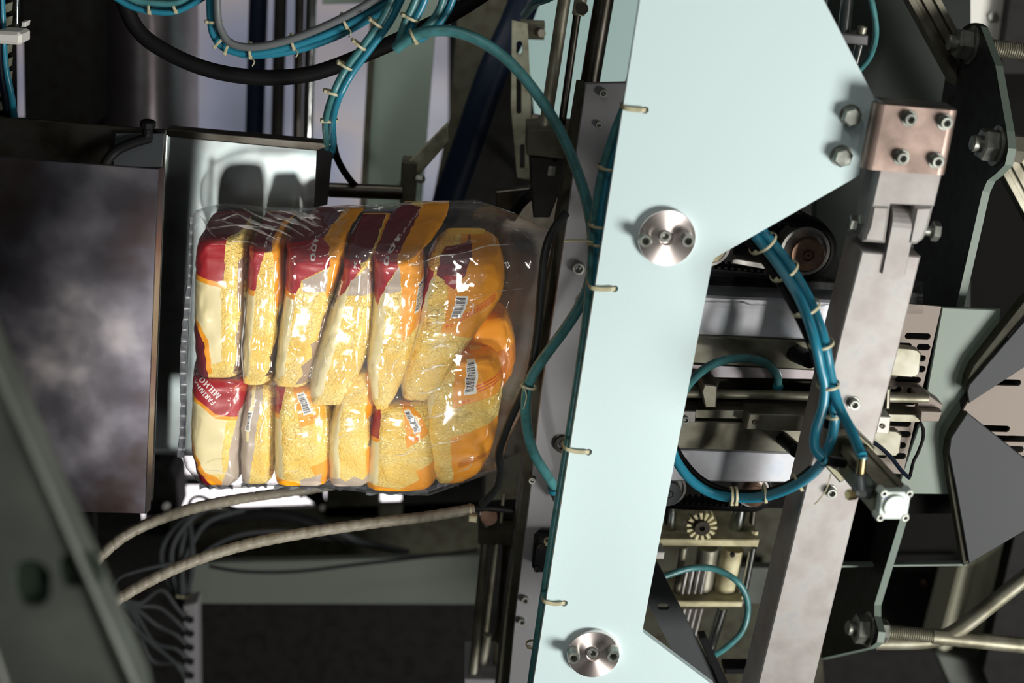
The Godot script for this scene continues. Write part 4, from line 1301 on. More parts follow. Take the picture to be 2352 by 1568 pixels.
func build_sealer() -> void:
	zshift = 0.06
	pulley("belt_pulley", "copper-coloured belt pulley with a stepped hub, upper right of the conveyor", 1849, 577, 0.02, 58, M["copper_face"])
	pulley("belt_pulley", "pale belt pulley peeping out at the white plate's inner corner", 1628, 562, 0.02, 52, M["bone"])
	belt("toothed_belt", "black toothed belt running round the copper-coloured pulley", [1500, 548, 1849, 577], 0.018, 60, 0.008)
	solo(pl([1683, 596, 1692, 594, 1764, 606, 1762, 618, 1752, 618, 1680, 605], 0.02, 0.02, 0.001), "scraper_bar", M["machined"], "short bright scraper bar inside the upper belt loop", "bar")
	solo(pl([1690, 500, 1820, 478, 1900, 520, 1940, 640, 1690, 640], -0.06, 0.02), "belt_guard", M["black_paint"], "black guard plate behind the upper toothed belt", "guard")
	# stacked bars
	var f := thing("upper_film_sheet", "crumpled clear film lying over the upper stainless bar", "plastic film", P(1770, 690, 0.0))
	var rows := []
	var wr := FastNoiseLite.new()
	wr.seed = 51
	wr.frequency = 0.013
	wr.fractal_type = FastNoiseLite.FRACTAL_RIDGED
	for i in 22:
		var row := PackedVector3Array()
		for s in 60:
			var x := lerpf(1560, 2120, s / 59.0)
			var y := lerpf(705, 630, i / 21.0) + (x - 1600) * 0.03
			row.push_back(P(x, y, 0.012 - i * 0.0045 + 0.011 * wr.get_noise_2d(x, y * 2.0)))
		rows.append(row)
	var fb := MB.new()
	fb.grid(rows)
	put(fb, "film", M["film"], f)
	solo(pl([1500, 628, 1960, 650, 2110, 672, 2110, 720, 1500, 700], -0.09, 0.02), "film_table", M["dark_paint"], "dark film table below the upper belt", "table")
	solo(pl([1560, 676, 1700, 683, 1960, 692, 1950, 784, 1900, 782, 1560, 770], 0.0, 0.05, 0.003), "upper_seal_bar", M["seal_steel"], "wide polished stainless bar, uppermost in the sealing station", "seal bar")
	var fb2 := thing("upper_flat_bar", "dull flat steel bar with rounded end under the polished upper bar", "flat bar", P(1850, 866, -0.01))
	put(pl([1560, 766, 1880, 786, 2090, 800, 2108, 804, 2116, 812, 2112, 856, 2106, 864, 2094, 867, 1860, 850, 1560, 832], 0.002, 0.014, 0.0015), "bar", M["old_steel"], fb2)
	put(rod(1810, 805, -0.02, 1862, 826, 0.045, 20), "black_stud", M["black_plastic"], fb2)
	solo(pl([1560, 834, 1900, 850, 1960, 854, 1960, 874, 1560, 866], -0.02, 0.02), "violet_strip", M["stainless_dull"], "narrow bluish steel strip below the dull flat bar", "strip")
	solo(pl([1560, 862, 2110, 884, 2120, 930, 1560, 935], -0.05, 0.02), "red_brown_liner", M["dark_steel"], "dark reddish liner behind the long round rod", "liner")
	var rd := thing("guide_rail_rod", "long round steel rod with clamp blocks across the sealing station", "rod", P(1850, 930, 0.0))
	put(rod(1550, 902, 0.0, 2132, 915, 0.0, 11), "rod", M["rod_steel"], rd)
	for q in [[1618, 882, 1648, 886, 1645, 936, 1620, 936, 1612, 900], [2036, 892, 2046, 892, 2044, 940, 2034, 940]]:
		put(pl(q, 0.022, 0.05, 0.0015), "clamp_block", M["old_steel"], rd)
	put(disc(frame(P(1638, 886, 0.0), Vector3(0, 1, 0.4)), 0.007, 0.01), "clamp_screw", M["zinc"], rd)
	put(pl([2106, 906, 2134, 908, 2166, 930, 2160, 940, 2108, 934], -0.002, 0.03, 0.001), "end_stop", M["beige_sheet"], rd)
	var rl := thing("carriage_rail", "square steel rail carrying a sliding block below the long rod", "rail", P(1800, 985, 0.0))
	put(pl([1550, 940, 1700, 942, 2115, 952, 2115, 970, 1700, 962, 1550, 960], 0.0, 0.03, 0.001), "rail", M["old_steel"], rl)
	put(pl([1560, 943, 1599, 944, 1597, 970, 1556, 970], 0.01, 0.02, 0.001), "end_block", M["machined"], rl)
	screw(rl, 1574, 962, 0.01, 9, 9, M["zinc"])
	put(pl([1721, 950, 1900, 954, 2046, 958, 2044, 996, 1890, 992, 1713, 987], 0.035, 0.05, 0.0015), "sliding_block", M["old_steel"], rl)
	screw(rl, 1734, 969, 0.035, 6, 3, M["dark_steel"])
	put(pl([2020, 957, 2046, 958, 2040, 996, 2012, 994], 0.05, 0.03, 0.001), "block_end", M["white_plastic"], rl)
	screw(rl, 2027, 978, 0.05, 6, 3, M["dark_steel"])
	put(pl([2116, 944, 2164, 946, 2156, 968, 2114, 968], 0.012, 0.03, 0.001), "end_block", M["beige_sheet"], rl)
	solo(pl([1540, 964, 2000, 985, 2060, 990, 2072, 1000, 2066, 1040, 2058, 1048, 1840, 1040, 1540, 1030], -0.004, 0.014, 0.0015), "lower_flat_bar", M["old_steel"], "dull flat steel bar below the sliding block", "flat bar")
	solo(rod(1790, 1000, -0.02, 1830, 1035, 0.05, 16), "black_stud", M["black_plastic"], "black round stud at the right end of the lower flat bar", "stud")
	solo(pl([1530, 1028, 1860, 1040, 1880, 1041, 1870, 1112, 1840, 1110, 1530, 1106], -0.02, 0.05, 0.003), "lower_seal_bar", M["seal_steel"], "wide polished stainless bar, lowest in the sealing station", "seal bar")
	pulley("belt_pulley", "white-faced lower belt pulley beside the white plate", 1533, 1122, -0.04, 44, M["grey_plastic"])
	pulley("belt_pulley", "pinkish lower belt pulley partly hidden by the blue hose loop", 1728, 1128, -0.04, 40, M["copper_face"])
	belt("toothed_belt", "black toothed belt running under the lower polished bar", [1490, 1118, 1728, 1128], -0.042, 42, 0.007)
	solo(pl([1500, 1100, 1850, 1110, 1830, 1168, 1500, 1162], -0.12, 0.02), "lower_belt_guard", M["black_paint"], "black guard plate behind the lower toothed belt", "guard")
	zshift = 0.0

# ---------------------------------------------------------------- the small cylinder unit below the lower belt
func build_lower_unit() -> void:
	var o := thing("actuator_unit", "greasy actuator unit of plates, posts and a cream cylinder below the lower belt", "actuator", P(1630, 1400, -0.2))
	put(pl([1508, 1238, 1744, 1240, 1740, 1256, 1504, 1253], -0.12, 0.1, 0.0015), "top_plate", M["bone"], o)
	put(pl([1540, 1380, 1706, 1382, 1704, 1394, 1536, 1394], -0.13, 0.1, 0.0015), "middle_plate", M["bone"], o)
	put(rod(1543, 1150, -0.16, 1535, 1236, -0.16, 15), "post", M["chrome"], o)
	put(rod(1700, 1160, -0.16, 1686, 1236, -0.16, 17), "post", M["chrome"], o)
	put(rod(1730, 1170, -0.18, 1724, 1238, -0.18, 7), "thin_post", M["dark_steel"], o)
	put(rod(1730, 1256, -0.15, 1705, 1382, -0.15, 8), "tie_rod", M["chrome"], o)
	put(rod(1660, 1394, -0.16, 1628, 1500, -0.16, 12), "tie_rod", M["chrome"], o)
	put(rod(1570, 1256, -0.16, 1552, 1380, -0.16, 9), "tie_rod", M["old_steel"], o)
	put(rod(1684, 1258, -0.17, 1660, 1372, -0.17, 25), "cream_cylinder", M["bone"], o)
	put(disc(frame(P(1682, 1272, -0.125), Vector3(0, 0, 1)), 0.004, 0.004), "port", M["rubber"], o)
	put(rod(1626, 1256, -0.17, 1608, 1380, -0.17, 24), "profile_body", M["old_steel"], o)
	for k in 4:
		put(rod(1578 + 14 * k, 1304, -0.135, 1566 + 14 * k, 1362, -0.135, 5), "profile_rib", M["machined"], o)
		put(rod(1572 + 13 * k, 1396, -0.14, 1556 + 13 * k, 1460, -0.14, 5), "profile_rib", M["machined"], o)
	put(hexa(frame(P(1730, 1236, -0.14), Vector3(0, 1, 0)), 0.006, 0.014), "nut", M["bone"], o)
	var at := P(1612, 1210, -0.1)
	var k := mpp(at)
	var fan := thing("pinion", "small toothed pinion wheel between two chrome posts", "gear", at + Vector3(0, -0.02, 0))
	put(ringed(frame(at + Vector3(0, 0, -0.02), Vector3(0, 0, 1)), 6 * k, 18 * k, 0.026), "hub", M["dark_steel"], fan)
	for n in 14:
		var a := TAU * n / 14
		var b := MB.new()
		b.ext(PackedVector2Array([Vector2(16 * k, -2.6 * k), Vector2(35 * k, -4.0 * k), Vector2(36 * k, 4.0 * k), Vector2(16 * k, 2.6 * k)]), 0.0, -0.02, 0.0008, Transform3D(Basis(Vector3(0, 0, 1), a), at))
		put(b, "tooth", M["bone"], fan)
	solo(pl([1506, 1268, 1526, 1268, 1524, 1284, 1502, 1284], -0.08, 0.03), "cable_clip", M["white_plastic"], "small white cable clip at the white plate's right edge", "clip")
	var st := thing("diagonal_strut", "grey diagonal strut with a round hole below the small actuator unit", "strut", P(1600, 1600, 0.0))
	put(slotted([1490, 1270, 1514, 1300, 1668, 1600, 1600, 1600, 1490, 1390], 0.02, 0.008, [[1524, 1393, 14.5, 8, 1]]), "strut_plate", M["slate_paint"], st)
	put(pl([1606, 1466, 1622, 1464, 1634, 1490, 1684, 1600, 1664, 1600], 0.03, 0.02), "black_edge", M["black_plastic"], st)
	solo(pl([1460, 1150, 1860, 1130, 1900, 1660, 1440, 1660], -0.5, 0.03), "recess_panel", M["olive_dark"], "dark recess panel behind the small actuator unit", "panel")
	solo(pl([1690, 1302, 1780, 1304, 1764, 1386, 1700, 1386], -0.46, 0.02), "pale_cover", M["beam_paint"], "pale grey cover seen between the tie rod and the arm", "cover")
	solo(pl([1664, 1536, 1760, 1536, 1750, 1548, 1664, 1548], -0.1, 0.03), "black_rail", M["black_plastic"], "glossy black rail at the bottom edge beside the arm", "rail")

# ---------------------------------------------------------------- right edge: bracket plate, rods, vanes
func nut_on_rod(o: Node3D, at: Vector3, r: float, h: float, dirx: float) -> void:
	put(ringed(frame(at, Vector3(dirx, 0, 0)), r * 0.5, r * 1.22, 0.003), "washer", M["zinc"], o)
	put(hexa(frame(at + Vector3(dirx * 0.003, 0, 0), Vector3(dirx, 0, 0)), r, h), "hex_nut", M["zinc"], o)

func thread(a: Vector3, b: Vector3, r: float) -> MB:
	var m := MB.new()
	var pr := [Vector2(0, 0)]
	var l := a.distance_to(b)
	var n := int(l / 0.0034)
	for i in n:
		pr.append(Vector2(r * 0.9, l * i / n))
		pr.append(Vector2(r, l * (i + 0.4) / n))
		pr.append(Vector2(r, l * (i + 0.6) / n))
	pr.append(Vector2(r * 0.9, l))
	pr.append(Vector2(0, l))
	m.lathe(pr, frame(a, b - a), 24)
	return m

func build_right_side() -> void:
	var x0 := P(2250, 600, 0.02).x
	var br := thing("bracket_plate", "tall bracket plate, shaded face and lit edge tinted in, bolted to three steel rods", "bracket", PX(2050, 1480, x0))
	var prof := [2212, 62, 2226, 53, 2240, 52, 2252, 60, 2286, 150, 2312, 300, 2316, 340, 2308, 378, 2286, 400, 2268, 414, 2256, 440, 2196, 704, 2110, 1050, 2008, 1388, 2008, 1414, 2018, 1450, 2014, 1474, 1998, 1486, 1884, 1512, 1900, 1400, 2020, 960, 2080, 660, 2160, 240, 2172, 170, 2196, 90]
	put(plx(prof, x0, 0.011), "plate", M["dark_paint"], br)  # shade on the left face put into the paint colour
	var edge := MB.new()
	var ee := PackedVector3Array()
	for i in range(6, 38, 2):
		ee.push_back(PX(prof[i], prof[i + 1], x0))
	for i in ee.size() - 1:
		var a := ee[i] + Vector3(0, 0, 0.0006)
		var b := ee[i + 1] + Vector3(0, 0, 0.0006)
		var w := Vector3(0.011, 0, 0)
		edge.quad(a, b, b + w, a + w)
		edge.quad(b + Vector3(0, 0, -0.0005), a + Vector3(0, 0, -0.0005), a + w + Vector3(0, 0, -0.0005), b + w + Vector3(0, 0, -0.0005))
	put(edge, "lit_front_edge", M["sage_paint"], br)  # the same paint in a paler tint, for the lit edge
	for q in [[2232, 104, 0], [2290, 335, 1], [1996, 1446, 2]]:
		var at := PX(q[0], q[1], x0)
		nut_on_rod(br, at, 0.023, 0.021, -1.0)
		put(bar(at, at + Vector3(-0.036, 0, 0), 0.0115, 22, 0.002), "rod_end", M["zinc"], br)
	var t0 := PX(2232, 104, x0) + Vector3(0.011, 0, 0)
	var r1 := thing("threaded_rod", "long threaded steel rod at the top right, held by the bracket's upper lug", "threaded rod", t0)
	put(hexa(frame(t0, Vector3(1, 0, 0)), 0.019, 0.014), "hex_nut", M["dark_steel"], r1)
	put(thread(t0 + Vector3(0.014, 0, 0), t0 + Vector3(0.4, 0, 0), 0.0125), "thread", M["rod_steel"], r1)
	var t1 := PX(2290, 335, x0) + Vector3(0.011, 0, 0)
	var r2 := thing("spacer_rod", "short rod with a long nut at the bracket's middle lug", "rod", t1)
	put(hexa(frame(t1, Vector3(1, 0, 0)), 0.02, 0.026), "hex_nut", M["old_steel"], r2)
	put(thread(t1 + Vector3(0.026, 0, 0), t1 + Vector3(0.3, 0, 0), 0.0125), "thread", M["zinc"], r2)
	var t2 := PX(1996, 1446, x0) + Vector3(0.011, 0, 0)
	var r3 := thing("tie_rod", "straight steel tie rod with a threaded end along the bottom right", "rod", t2)
	put(hexa(frame(t2, Vector3(1, 0, 0)), 0.019, 0.018), "hex_nut", M["zinc"], r3)
	put(thread(t2 + Vector3(0.018, 0, 0), t2 + Vector3(0.09, 0, 0), 0.0115), "thread", M["rod_steel"], r3)
	put(bar(t2 + Vector3(0.09, 0, 0), t2 + Vector3(0.45, 0, 0), 0.0125), "shank", M["rod_steel"], r3)
	var r4 := thing("bent_rod", "bent steel rod curving up to the right behind the straight tie rod", "rod", P(2030, 1475, -0.04))
	put(hose([2010, 1474, -0.06, 2060, 1474, -0.06, 2120, 1472, -0.06, 2170, 1462, -0.06, 2215, 1436, -0.06, 2280, 1385, -0.06, 2400, 1290, -0.06], 18, 18), "shank", M["rod_steel"], r4)
	# slotted aluminium profile leaning behind the bracket
	var pr := thing("profile_rail", "slanting grooved aluminium rail behind the bracket plate at the top right", "rail", P(2380, 480, -0.3))
	var ra := P(2085, -60, -0.25)
	var rb := P(2420, 560, -0.25)
	var d := (rb - ra).normalized()
	var nr := Vector3(0, 0, 1).cross(d).normalized()
	var cs := PackedVector2Array([Vector2(-0.02, -0.02), Vector2(0.02, -0.02), Vector2(0.02, 0.02), Vector2(0.012, 0.02), Vector2(0.01, 0.012), Vector2(0.004, 0.012), Vector2(0.003, 0.02), Vector2(-0.003, 0.02), Vector2(-0.004, 0.012), Vector2(-0.01, 0.012), Vector2(-0.012, 0.02), Vector2(-0.02, 0.02)])
	var rm := MB.new()
	rm.ext(cs, 0.0, -ra.distance_to(rb), 0.0, Transform3D(Basis(-nr, Vector3(0, 0, 1), -d) if Basis(-nr, Vector3(0, 0, 1), -d).determinant() > 0 else Basis(nr, Vector3(0, 0, 1), -d), ra))
	put(rm, "profile", M["old_steel"], pr)
	# sage sheet behind, with perforated sheets
	solo(pl([2164, 706, 2300, 712, 2290, 800, 2236, 880, 2205, 920, 2210, 950, 2232, 1136, 2060, 1134, 2075, 1080, 2110, 980, 2128, 905], 0.012, 0.006), "sage_sheet", M["sage_paint"], "pale sage-green sheet between the arm and the dark vanes", "sheet")
	var pf := thing("slotted_sheet", "pinkish steel sheet with rows of slots beside the lower arm", "perforated sheet", P(2080, 1090, -0.08))
	var slots := []
	for i in 12:
		var y := 772 + i * 25.0
		var ex := 2140.0 - 0.2245 * (y - 772.0)
		slots.append([ex - (32 if i % 2 == 0 else 13), y, 30 if i % 2 == 0 else 16, 8, 1])
		slots.append([ex - (106 if i % 2 == 0 else 70), y - 3, 30, 8, 1])
	put(slotted([1990, 690, 2162, 704, 2074, 1088, 1900, 1080], 0.02, 0.004, slots), "sheet", M["beige_sheet"], pf)
	var pf2 := thing("slotted_sheet", "pinkish steel sheet with dark slots in the gap between the two vanes", "perforated sheet", P(2300, 1080, -0.08))
	slots = []
	for i in 6:
		slots.append([[2310, 2284, 2300, 2344, 2322, 2348][i], [878, 984, 1007, 1008, 1031, 1054][i], [36, 36, 22, 34, 30, 26][i], 8, 1])
	put(slotted([2212, 942, 2300, 800, 2440, 800, 2440, 1090, 2340, 1070], 0.03, 0.004, slots), "sheet", M["beige_sheet"], pf2)
	solo(pl([2150, 780, 2480, 780, 2480, 1180, 2060, 1180], -0.03, 0.01), "slot_backing", M["black_paint"], "black backing behind the slotted sheets", "backing")
	# two bent vanes
	var va := thing("guide_vane", "upper dark grey bent vane pointing down at the right edge", "vane", P(2230, 915, 0.0))
	put(pl([2420, 660, 2226, 884, 2222, 900, 2226, 926, 2420, 800], 0.04, 0.004, 0.001), "blade", M["slate_paint"], va)
	put(pl([2420, 630, 2352, 692, 2236, 840, 2222, 870, 2219, 892, 2222, 902, 2228, 886, 2352, 726, 2420, 662], 0.034, 0.02, 0.001), "rolled_edge", M["olive_dark"], va)
	var vb := thing("guide_vane", "lower dark grey bent vane widening downwards at the right edge", "vane", P(2225, 1297, 0.0))
	put(pl([2222, 948, 2420, 1105, 2420, 1180, 2226, 1294, 2196, 1120, 2180, 1040, 2184, 1006], 0.04, 0.004, 0.001), "blade", M["slate_paint"], vb)
	put(pl([2222, 946, 2186, 1000, 2179, 1020, 2175, 1050, 2180, 1100, 2213, 1299, 2228, 1294, 2200, 1130, 2186, 1050, 2190, 1010, 2224, 952], 0.034, 0.02, 0.001), "rolled_edge", M["olive_dark"], vb)
	var bb := thing("black_box", "black open box below the sage sheet with a thin bright lower edge", "box", P(2100, 1300, -0.1))
	put(pl([1900, 1130, 2240, 1136, 2224, 1296, 1860, 1302], -0.13, 0.01), "rear_sheet", M["black_paint"], bb)
	put(pl([1870, 1299, 2222, 1295, 2222, 1299, 1868, 1304], -0.1, 0.012, 0.0005), "lower_lip", M["sage_paint"], bb)
	var bc := thing("black_lead", "thin black lead looping down from the rail's end", "cable", P(2090, 1095, 0.0))
	put(hose([2112, 968, 0.06, 2120, 985, 0.05, 2119, 1010, 0.04, 2108, 1040, 0.04, 2098, 1060, 0.04, 2090, 1094, 0.05], 4, 8), "lead", M["rubber"], bc)
	put(hose([1925, 998, 0.22, 1975, 1006, 0.2, 2010, 1018, 0.17, 2045, 1048, 0.1, 2070, 1080, 0.07, 2088, 1097, 0.05], 5, 8), "lead", M["navy_hose"], bc)

# ---------------------------------------------------------------- the white side plate
func flange_disc(o: Node3D, cx: float, cy: float, rpx: float, scr: Array) -> void:
	var at := P(cx, cy, 0.2)
	var k := mpp(at)
	var xf := frame(at, Vector3(0, 0, 1))
	var b := MB.new()
	b.lathe([Vector2(0, 0), Vector2(rpx * k, 0), Vector2(rpx * k, 0.0075), Vector2(rpx * 0.985 * k, 0.0085), Vector2(rpx * 0.26 * k, 0.0088), Vector2(rpx * 0.25 * k, 0.005), Vector2(rpx * 0.0 * k, 0.005)], xf, 72, false, true)
	var d := put(b, "bearing_cap", M["turned"], o)
	var first := true
	for s in scr:
		var p := P(s[0], s[1], 0.205 if first else 0.2085)
		put(socket_head(frame(p, Vector3(0, 0, 1), 0.3), (13.5 if first else 14.5) * k, (12 if first else 30) * k), "socket_screw", M["zinc"], d)
		first = false

func build_side_plate() -> void:
	var o := thing("side_plate", "big white painted side plate standing across the middle of the machine", "side plate", P(1400, 1590, 0.19))
	var outline := [1476, -40, 1872, -40, 1892, 0, 2006, 220, 2008, 228, 1973, 400, 1966, 407, 1642, 592, 1636, 602, 1476, 1446, 1478, 1453, 1640, 1575, 1660, 1640, 1214, 1640]
	var holes := [[1482, 253], [1412, 663], [1352, 1038], [1296, 1385]]
	var sl := []
	for h in holes:
		sl.append([h[0], h[1], 8.2, 8])
	put(slotted(outline, 0.2, 0.012, sl), "plate", M["white_paint"], o)
	flange_disc(o, 1530, 543, 66, [[1527, 540], [1480, 546], [1577, 546]])
	flange_disc(o, 1362, 1496, 60, [[1360, 1494], [1316, 1496], [1406, 1492]])
	for h in [[1952, 264], [1931, 357]]:
		var at := P(h[0], h[1], 0.2)
		var k := mpp(at)
		put(ringed(frame(at, Vector3(0, 0, 1)), 10 * k, 25 * k, 0.002), "washer", M["zinc"], o)
		var hx := MB.new()
		hx.lathe([Vector2(0, 0.002), Vector2(22 * k, 0.002), Vector2(23 * k, 0.004), Vector2(23 * k, 0.013), Vector2(19 * k, 0.0155), Vector2(0, 0.0155)], frame(at, Vector3(0, 0, 1), 0.4), 6, true)
		put(hx, "hex_bolt", M["zinc"], o)
	# straps that come out of the plate's holes and hold the hoses behind its edge
	for h in [[1482, 253, 1434, 248], [1412, 663, 1358, 660], [1352, 1038, 1300, 1030], [1296, 1385, 1250, 1380]]:
		var b := MB.new()
		var a := P(h[0] + 2, h[1], 0.196)
		var e := P(h[2], h[3], 0.2)
		var path := PackedVector3Array([a, P(h[0] - 4, h[1], 0.2022), a.lerp(e, 0.5) + Vector3(0, 0, 0.0045), e + Vector3(0.003, 0, 0.0022), e + Vector3(-0.003, 0.001, -0.003), e + Vector3(-0.004, 0.002, -0.02)])
		path = curve(path, 5)
		var rows := []
		for q in [[-0.0026, 0.0], [0.0026, 0.0], [0.0026, 0.0012], [-0.0026, 0.0012], [-0.0026, 0.0]]:
			var row := PackedVector3Array()
			for p in path:
				row.push_back(p + Vector3(0, q[0], q[1]))
			rows.append(row)
		b.grid(rows)
		solo(b, "plate_strap", M["tie_nylon"], "cream cable strap through the white plate's " + {253: "top hole beside the blue hose bundle", 663: "upper middle hole below the round cap", 1038: "lower middle hole beside the teal hose end", 1385: "bottom hole above the lower round cap"}[h[1]], "cable strap", "straps through the white plate's edge holes")

# ---------------------------------------------------------------- clamp, hinge and arm
func build_arm() -> void:
	var o := thing("clamp_block", "polished clamp block with four socket screws at the top of the arm", "clamp", P(2090, 400, 0.2))
	# rounded section swept along the block's leaning height
	var zf := 0.24
	var top_l := P(2012, 238, zf)
	var top_r := P(2204, 256, zf)
	var bot_l := P(1982, 388, zf)
	var bot_r := P(2174, 404, zf)
	var rows := []
	var sec := []
	var rr := 0.011
	for s in 7:
		var a := PI - PI / 2 * s / 6
		sec.append([0.0, rr + rr * cos(a), -rr + rr * sin(a)])
	for s in 7:
		var a := PI / 2 - PI / 2 * s / 6
		sec.append([1.0, -rr + rr * cos(a), -rr + rr * sin(a)])
	for s in [[1.0, 0.0, -0.018], [1.0, -0.005, -0.018], [1.0, -0.008, -0.013], [0.0, 0.008, -0.013], [0.0, 0.005, -0.018], [0.0, 0.0, -0.018]]:
		sec.append(s)
	for i in 2:
		var l: Vector3 = top_l if i == 0 else bot_l
		var r: Vector3 = top_r if i == 0 else bot_r
		var row := PackedVector3Array()
		for s in sec:
			row.push_back(l.lerp(r, s[0]) + Vector3(s[1], 0, s[2]))
		rows.append(row)
	var b := MB.new()
	for j in sec.size():
		var k := (j + 1) % sec.size()
		b.quad(rows[0][j], rows[1][j], rows[1][k], rows[0][k])
	for i in 2:
		var cc: Vector3 = (rows[i][0] + rows[i][13]) / 2 + Vector3(0, 0, -0.01)
		for j in sec.size() - 4:
			if i == 0:
				b.tri(cc, rows[i][j], rows[i][(j + 1) % sec.size()])
			else:
				b.tri(cc, rows[i][(j + 1) % sec.size()], rows[i][j])
	put(b, "bent_plate", M["clamp_face"], o)
	put(pl([2030, 236, 2196, 250, 2166, 400, 2004, 386], zf - 0.012, 0.04, 0.001), "core_block", M["machined"], o)
	for s in [[2088, 272], [2170, 280], [2070, 361], [2150, 369]]:
		var at := P(s[0], s[1], zf)
		var k := mpp(at)
		put(ringed(frame(at, Vector3(0, 0, 1)), 8 * k, 19 * k, 0.0016), "washer", M["zinc"], o)
		put(socket_head(frame(at, Vector3(0, 0, 1), 0.2), 14 * k, 19 * k), "socket_screw", M["zinc"], o)
	# fork
	var f := thing("hinge_fork", "aluminium hinge fork hanging under the clamp block", "hinge", P(2060, 550, 0.24))
	var zh := 0.228
	put(pl([2022, 385, 2164, 397, 2146, 474, 2046, 469, 2044, 476, 2002, 474], zh, 0.055, 0.0015), "fork_body", M["aluminium"], f)
	for q in [[2003, 470, 2046, 472, 2034, 560, 1982, 556, 1985, 540, 1994, 520], [2102, 474, 2146, 472, 2134, 520, 2122, 550, 2106, 562, 2084, 562]]:
		put(pl(q, zh, 0.055, 0.004), "fork_cheek", M["aluminium"], f)
	var pa := P(1996, 516, zh - 0.028)
	var pb := P(2140, 530, zh - 0.028)
	var ax := (pb - pa).normalized()
	put(bar(pa - ax * 0.012, pb + ax * 0.006, 0.0065), "hinge_pin", M["zinc"], f)
	put(ringed(frame(pa, -ax), 0.006, 0.0145, 0.003), "washer", M["zinc"], f)
	put(hexa(frame(pa - ax * 0.003, -ax, 0.3), 0.0125, 0.013), "hex_nut", M["zinc"], f)
	put(hexa(frame(pa - ax * 0.016, -ax, 0.5), 0.0105, 0.01), "hex_nut", M["zinc"], f)
	put(hexa(frame(pb, ax, 0.3), 0.0125, 0.009), "bolt_head", M["zinc"], f)
	# arm
	var a := thing("lever_arm", "long aluminium lever arm slanting down through the right half", "lever arm", P(1800, 1600, 0.2))
	var za := 0.222
	put(pl([1979, 577, 2115, 589, 2062, 810, 1969, 1160, 1852, 1640, 1724, 1640, 1853, 1107, 1930, 770], za, 0.075, 0.0018), "beam", M["aluminium"], a)
	var tg := MB.new()
	var tp := P(2048, 500, zh - 0.028)
	var prof := PackedVector2Array()
	for s in 13:
		var t := PI * s / 12.0
		prof.push_back(Vector2(0.024 * cos(t), 0.024 * sin(t) + 0.0))
	prof.push_back(Vector2(-0.024, -0.06))
	prof.push_back(Vector2(0.024, -0.06))
	var dn := (P(2030, 580, za) - P(2050, 500, za)).normalized()
	var xr := ax.normalized()
	var yr := -(dn - xr * dn.dot(xr)).normalized()
	tg.ext(prof, 0.014, -0.014, 0.001, Transform3D(Basis(yr.cross(xr), yr, xr), P(2062, 512, zh - 0.026)))
	put(tg, "tongue", M["aluminium"], a)
	for s in [[1960, 925, 12], [1908, 1127, 12]]:
		put(ringed(frame(P(s[0], s[1], za), Vector3(0, 0, 1)), 6 * 0.0005, 16 * 0.00055, 0.0014), "washer", M["zinc"], a)
		screw(a, s[0], s[1], za, s[2], 17, M["zinc"])

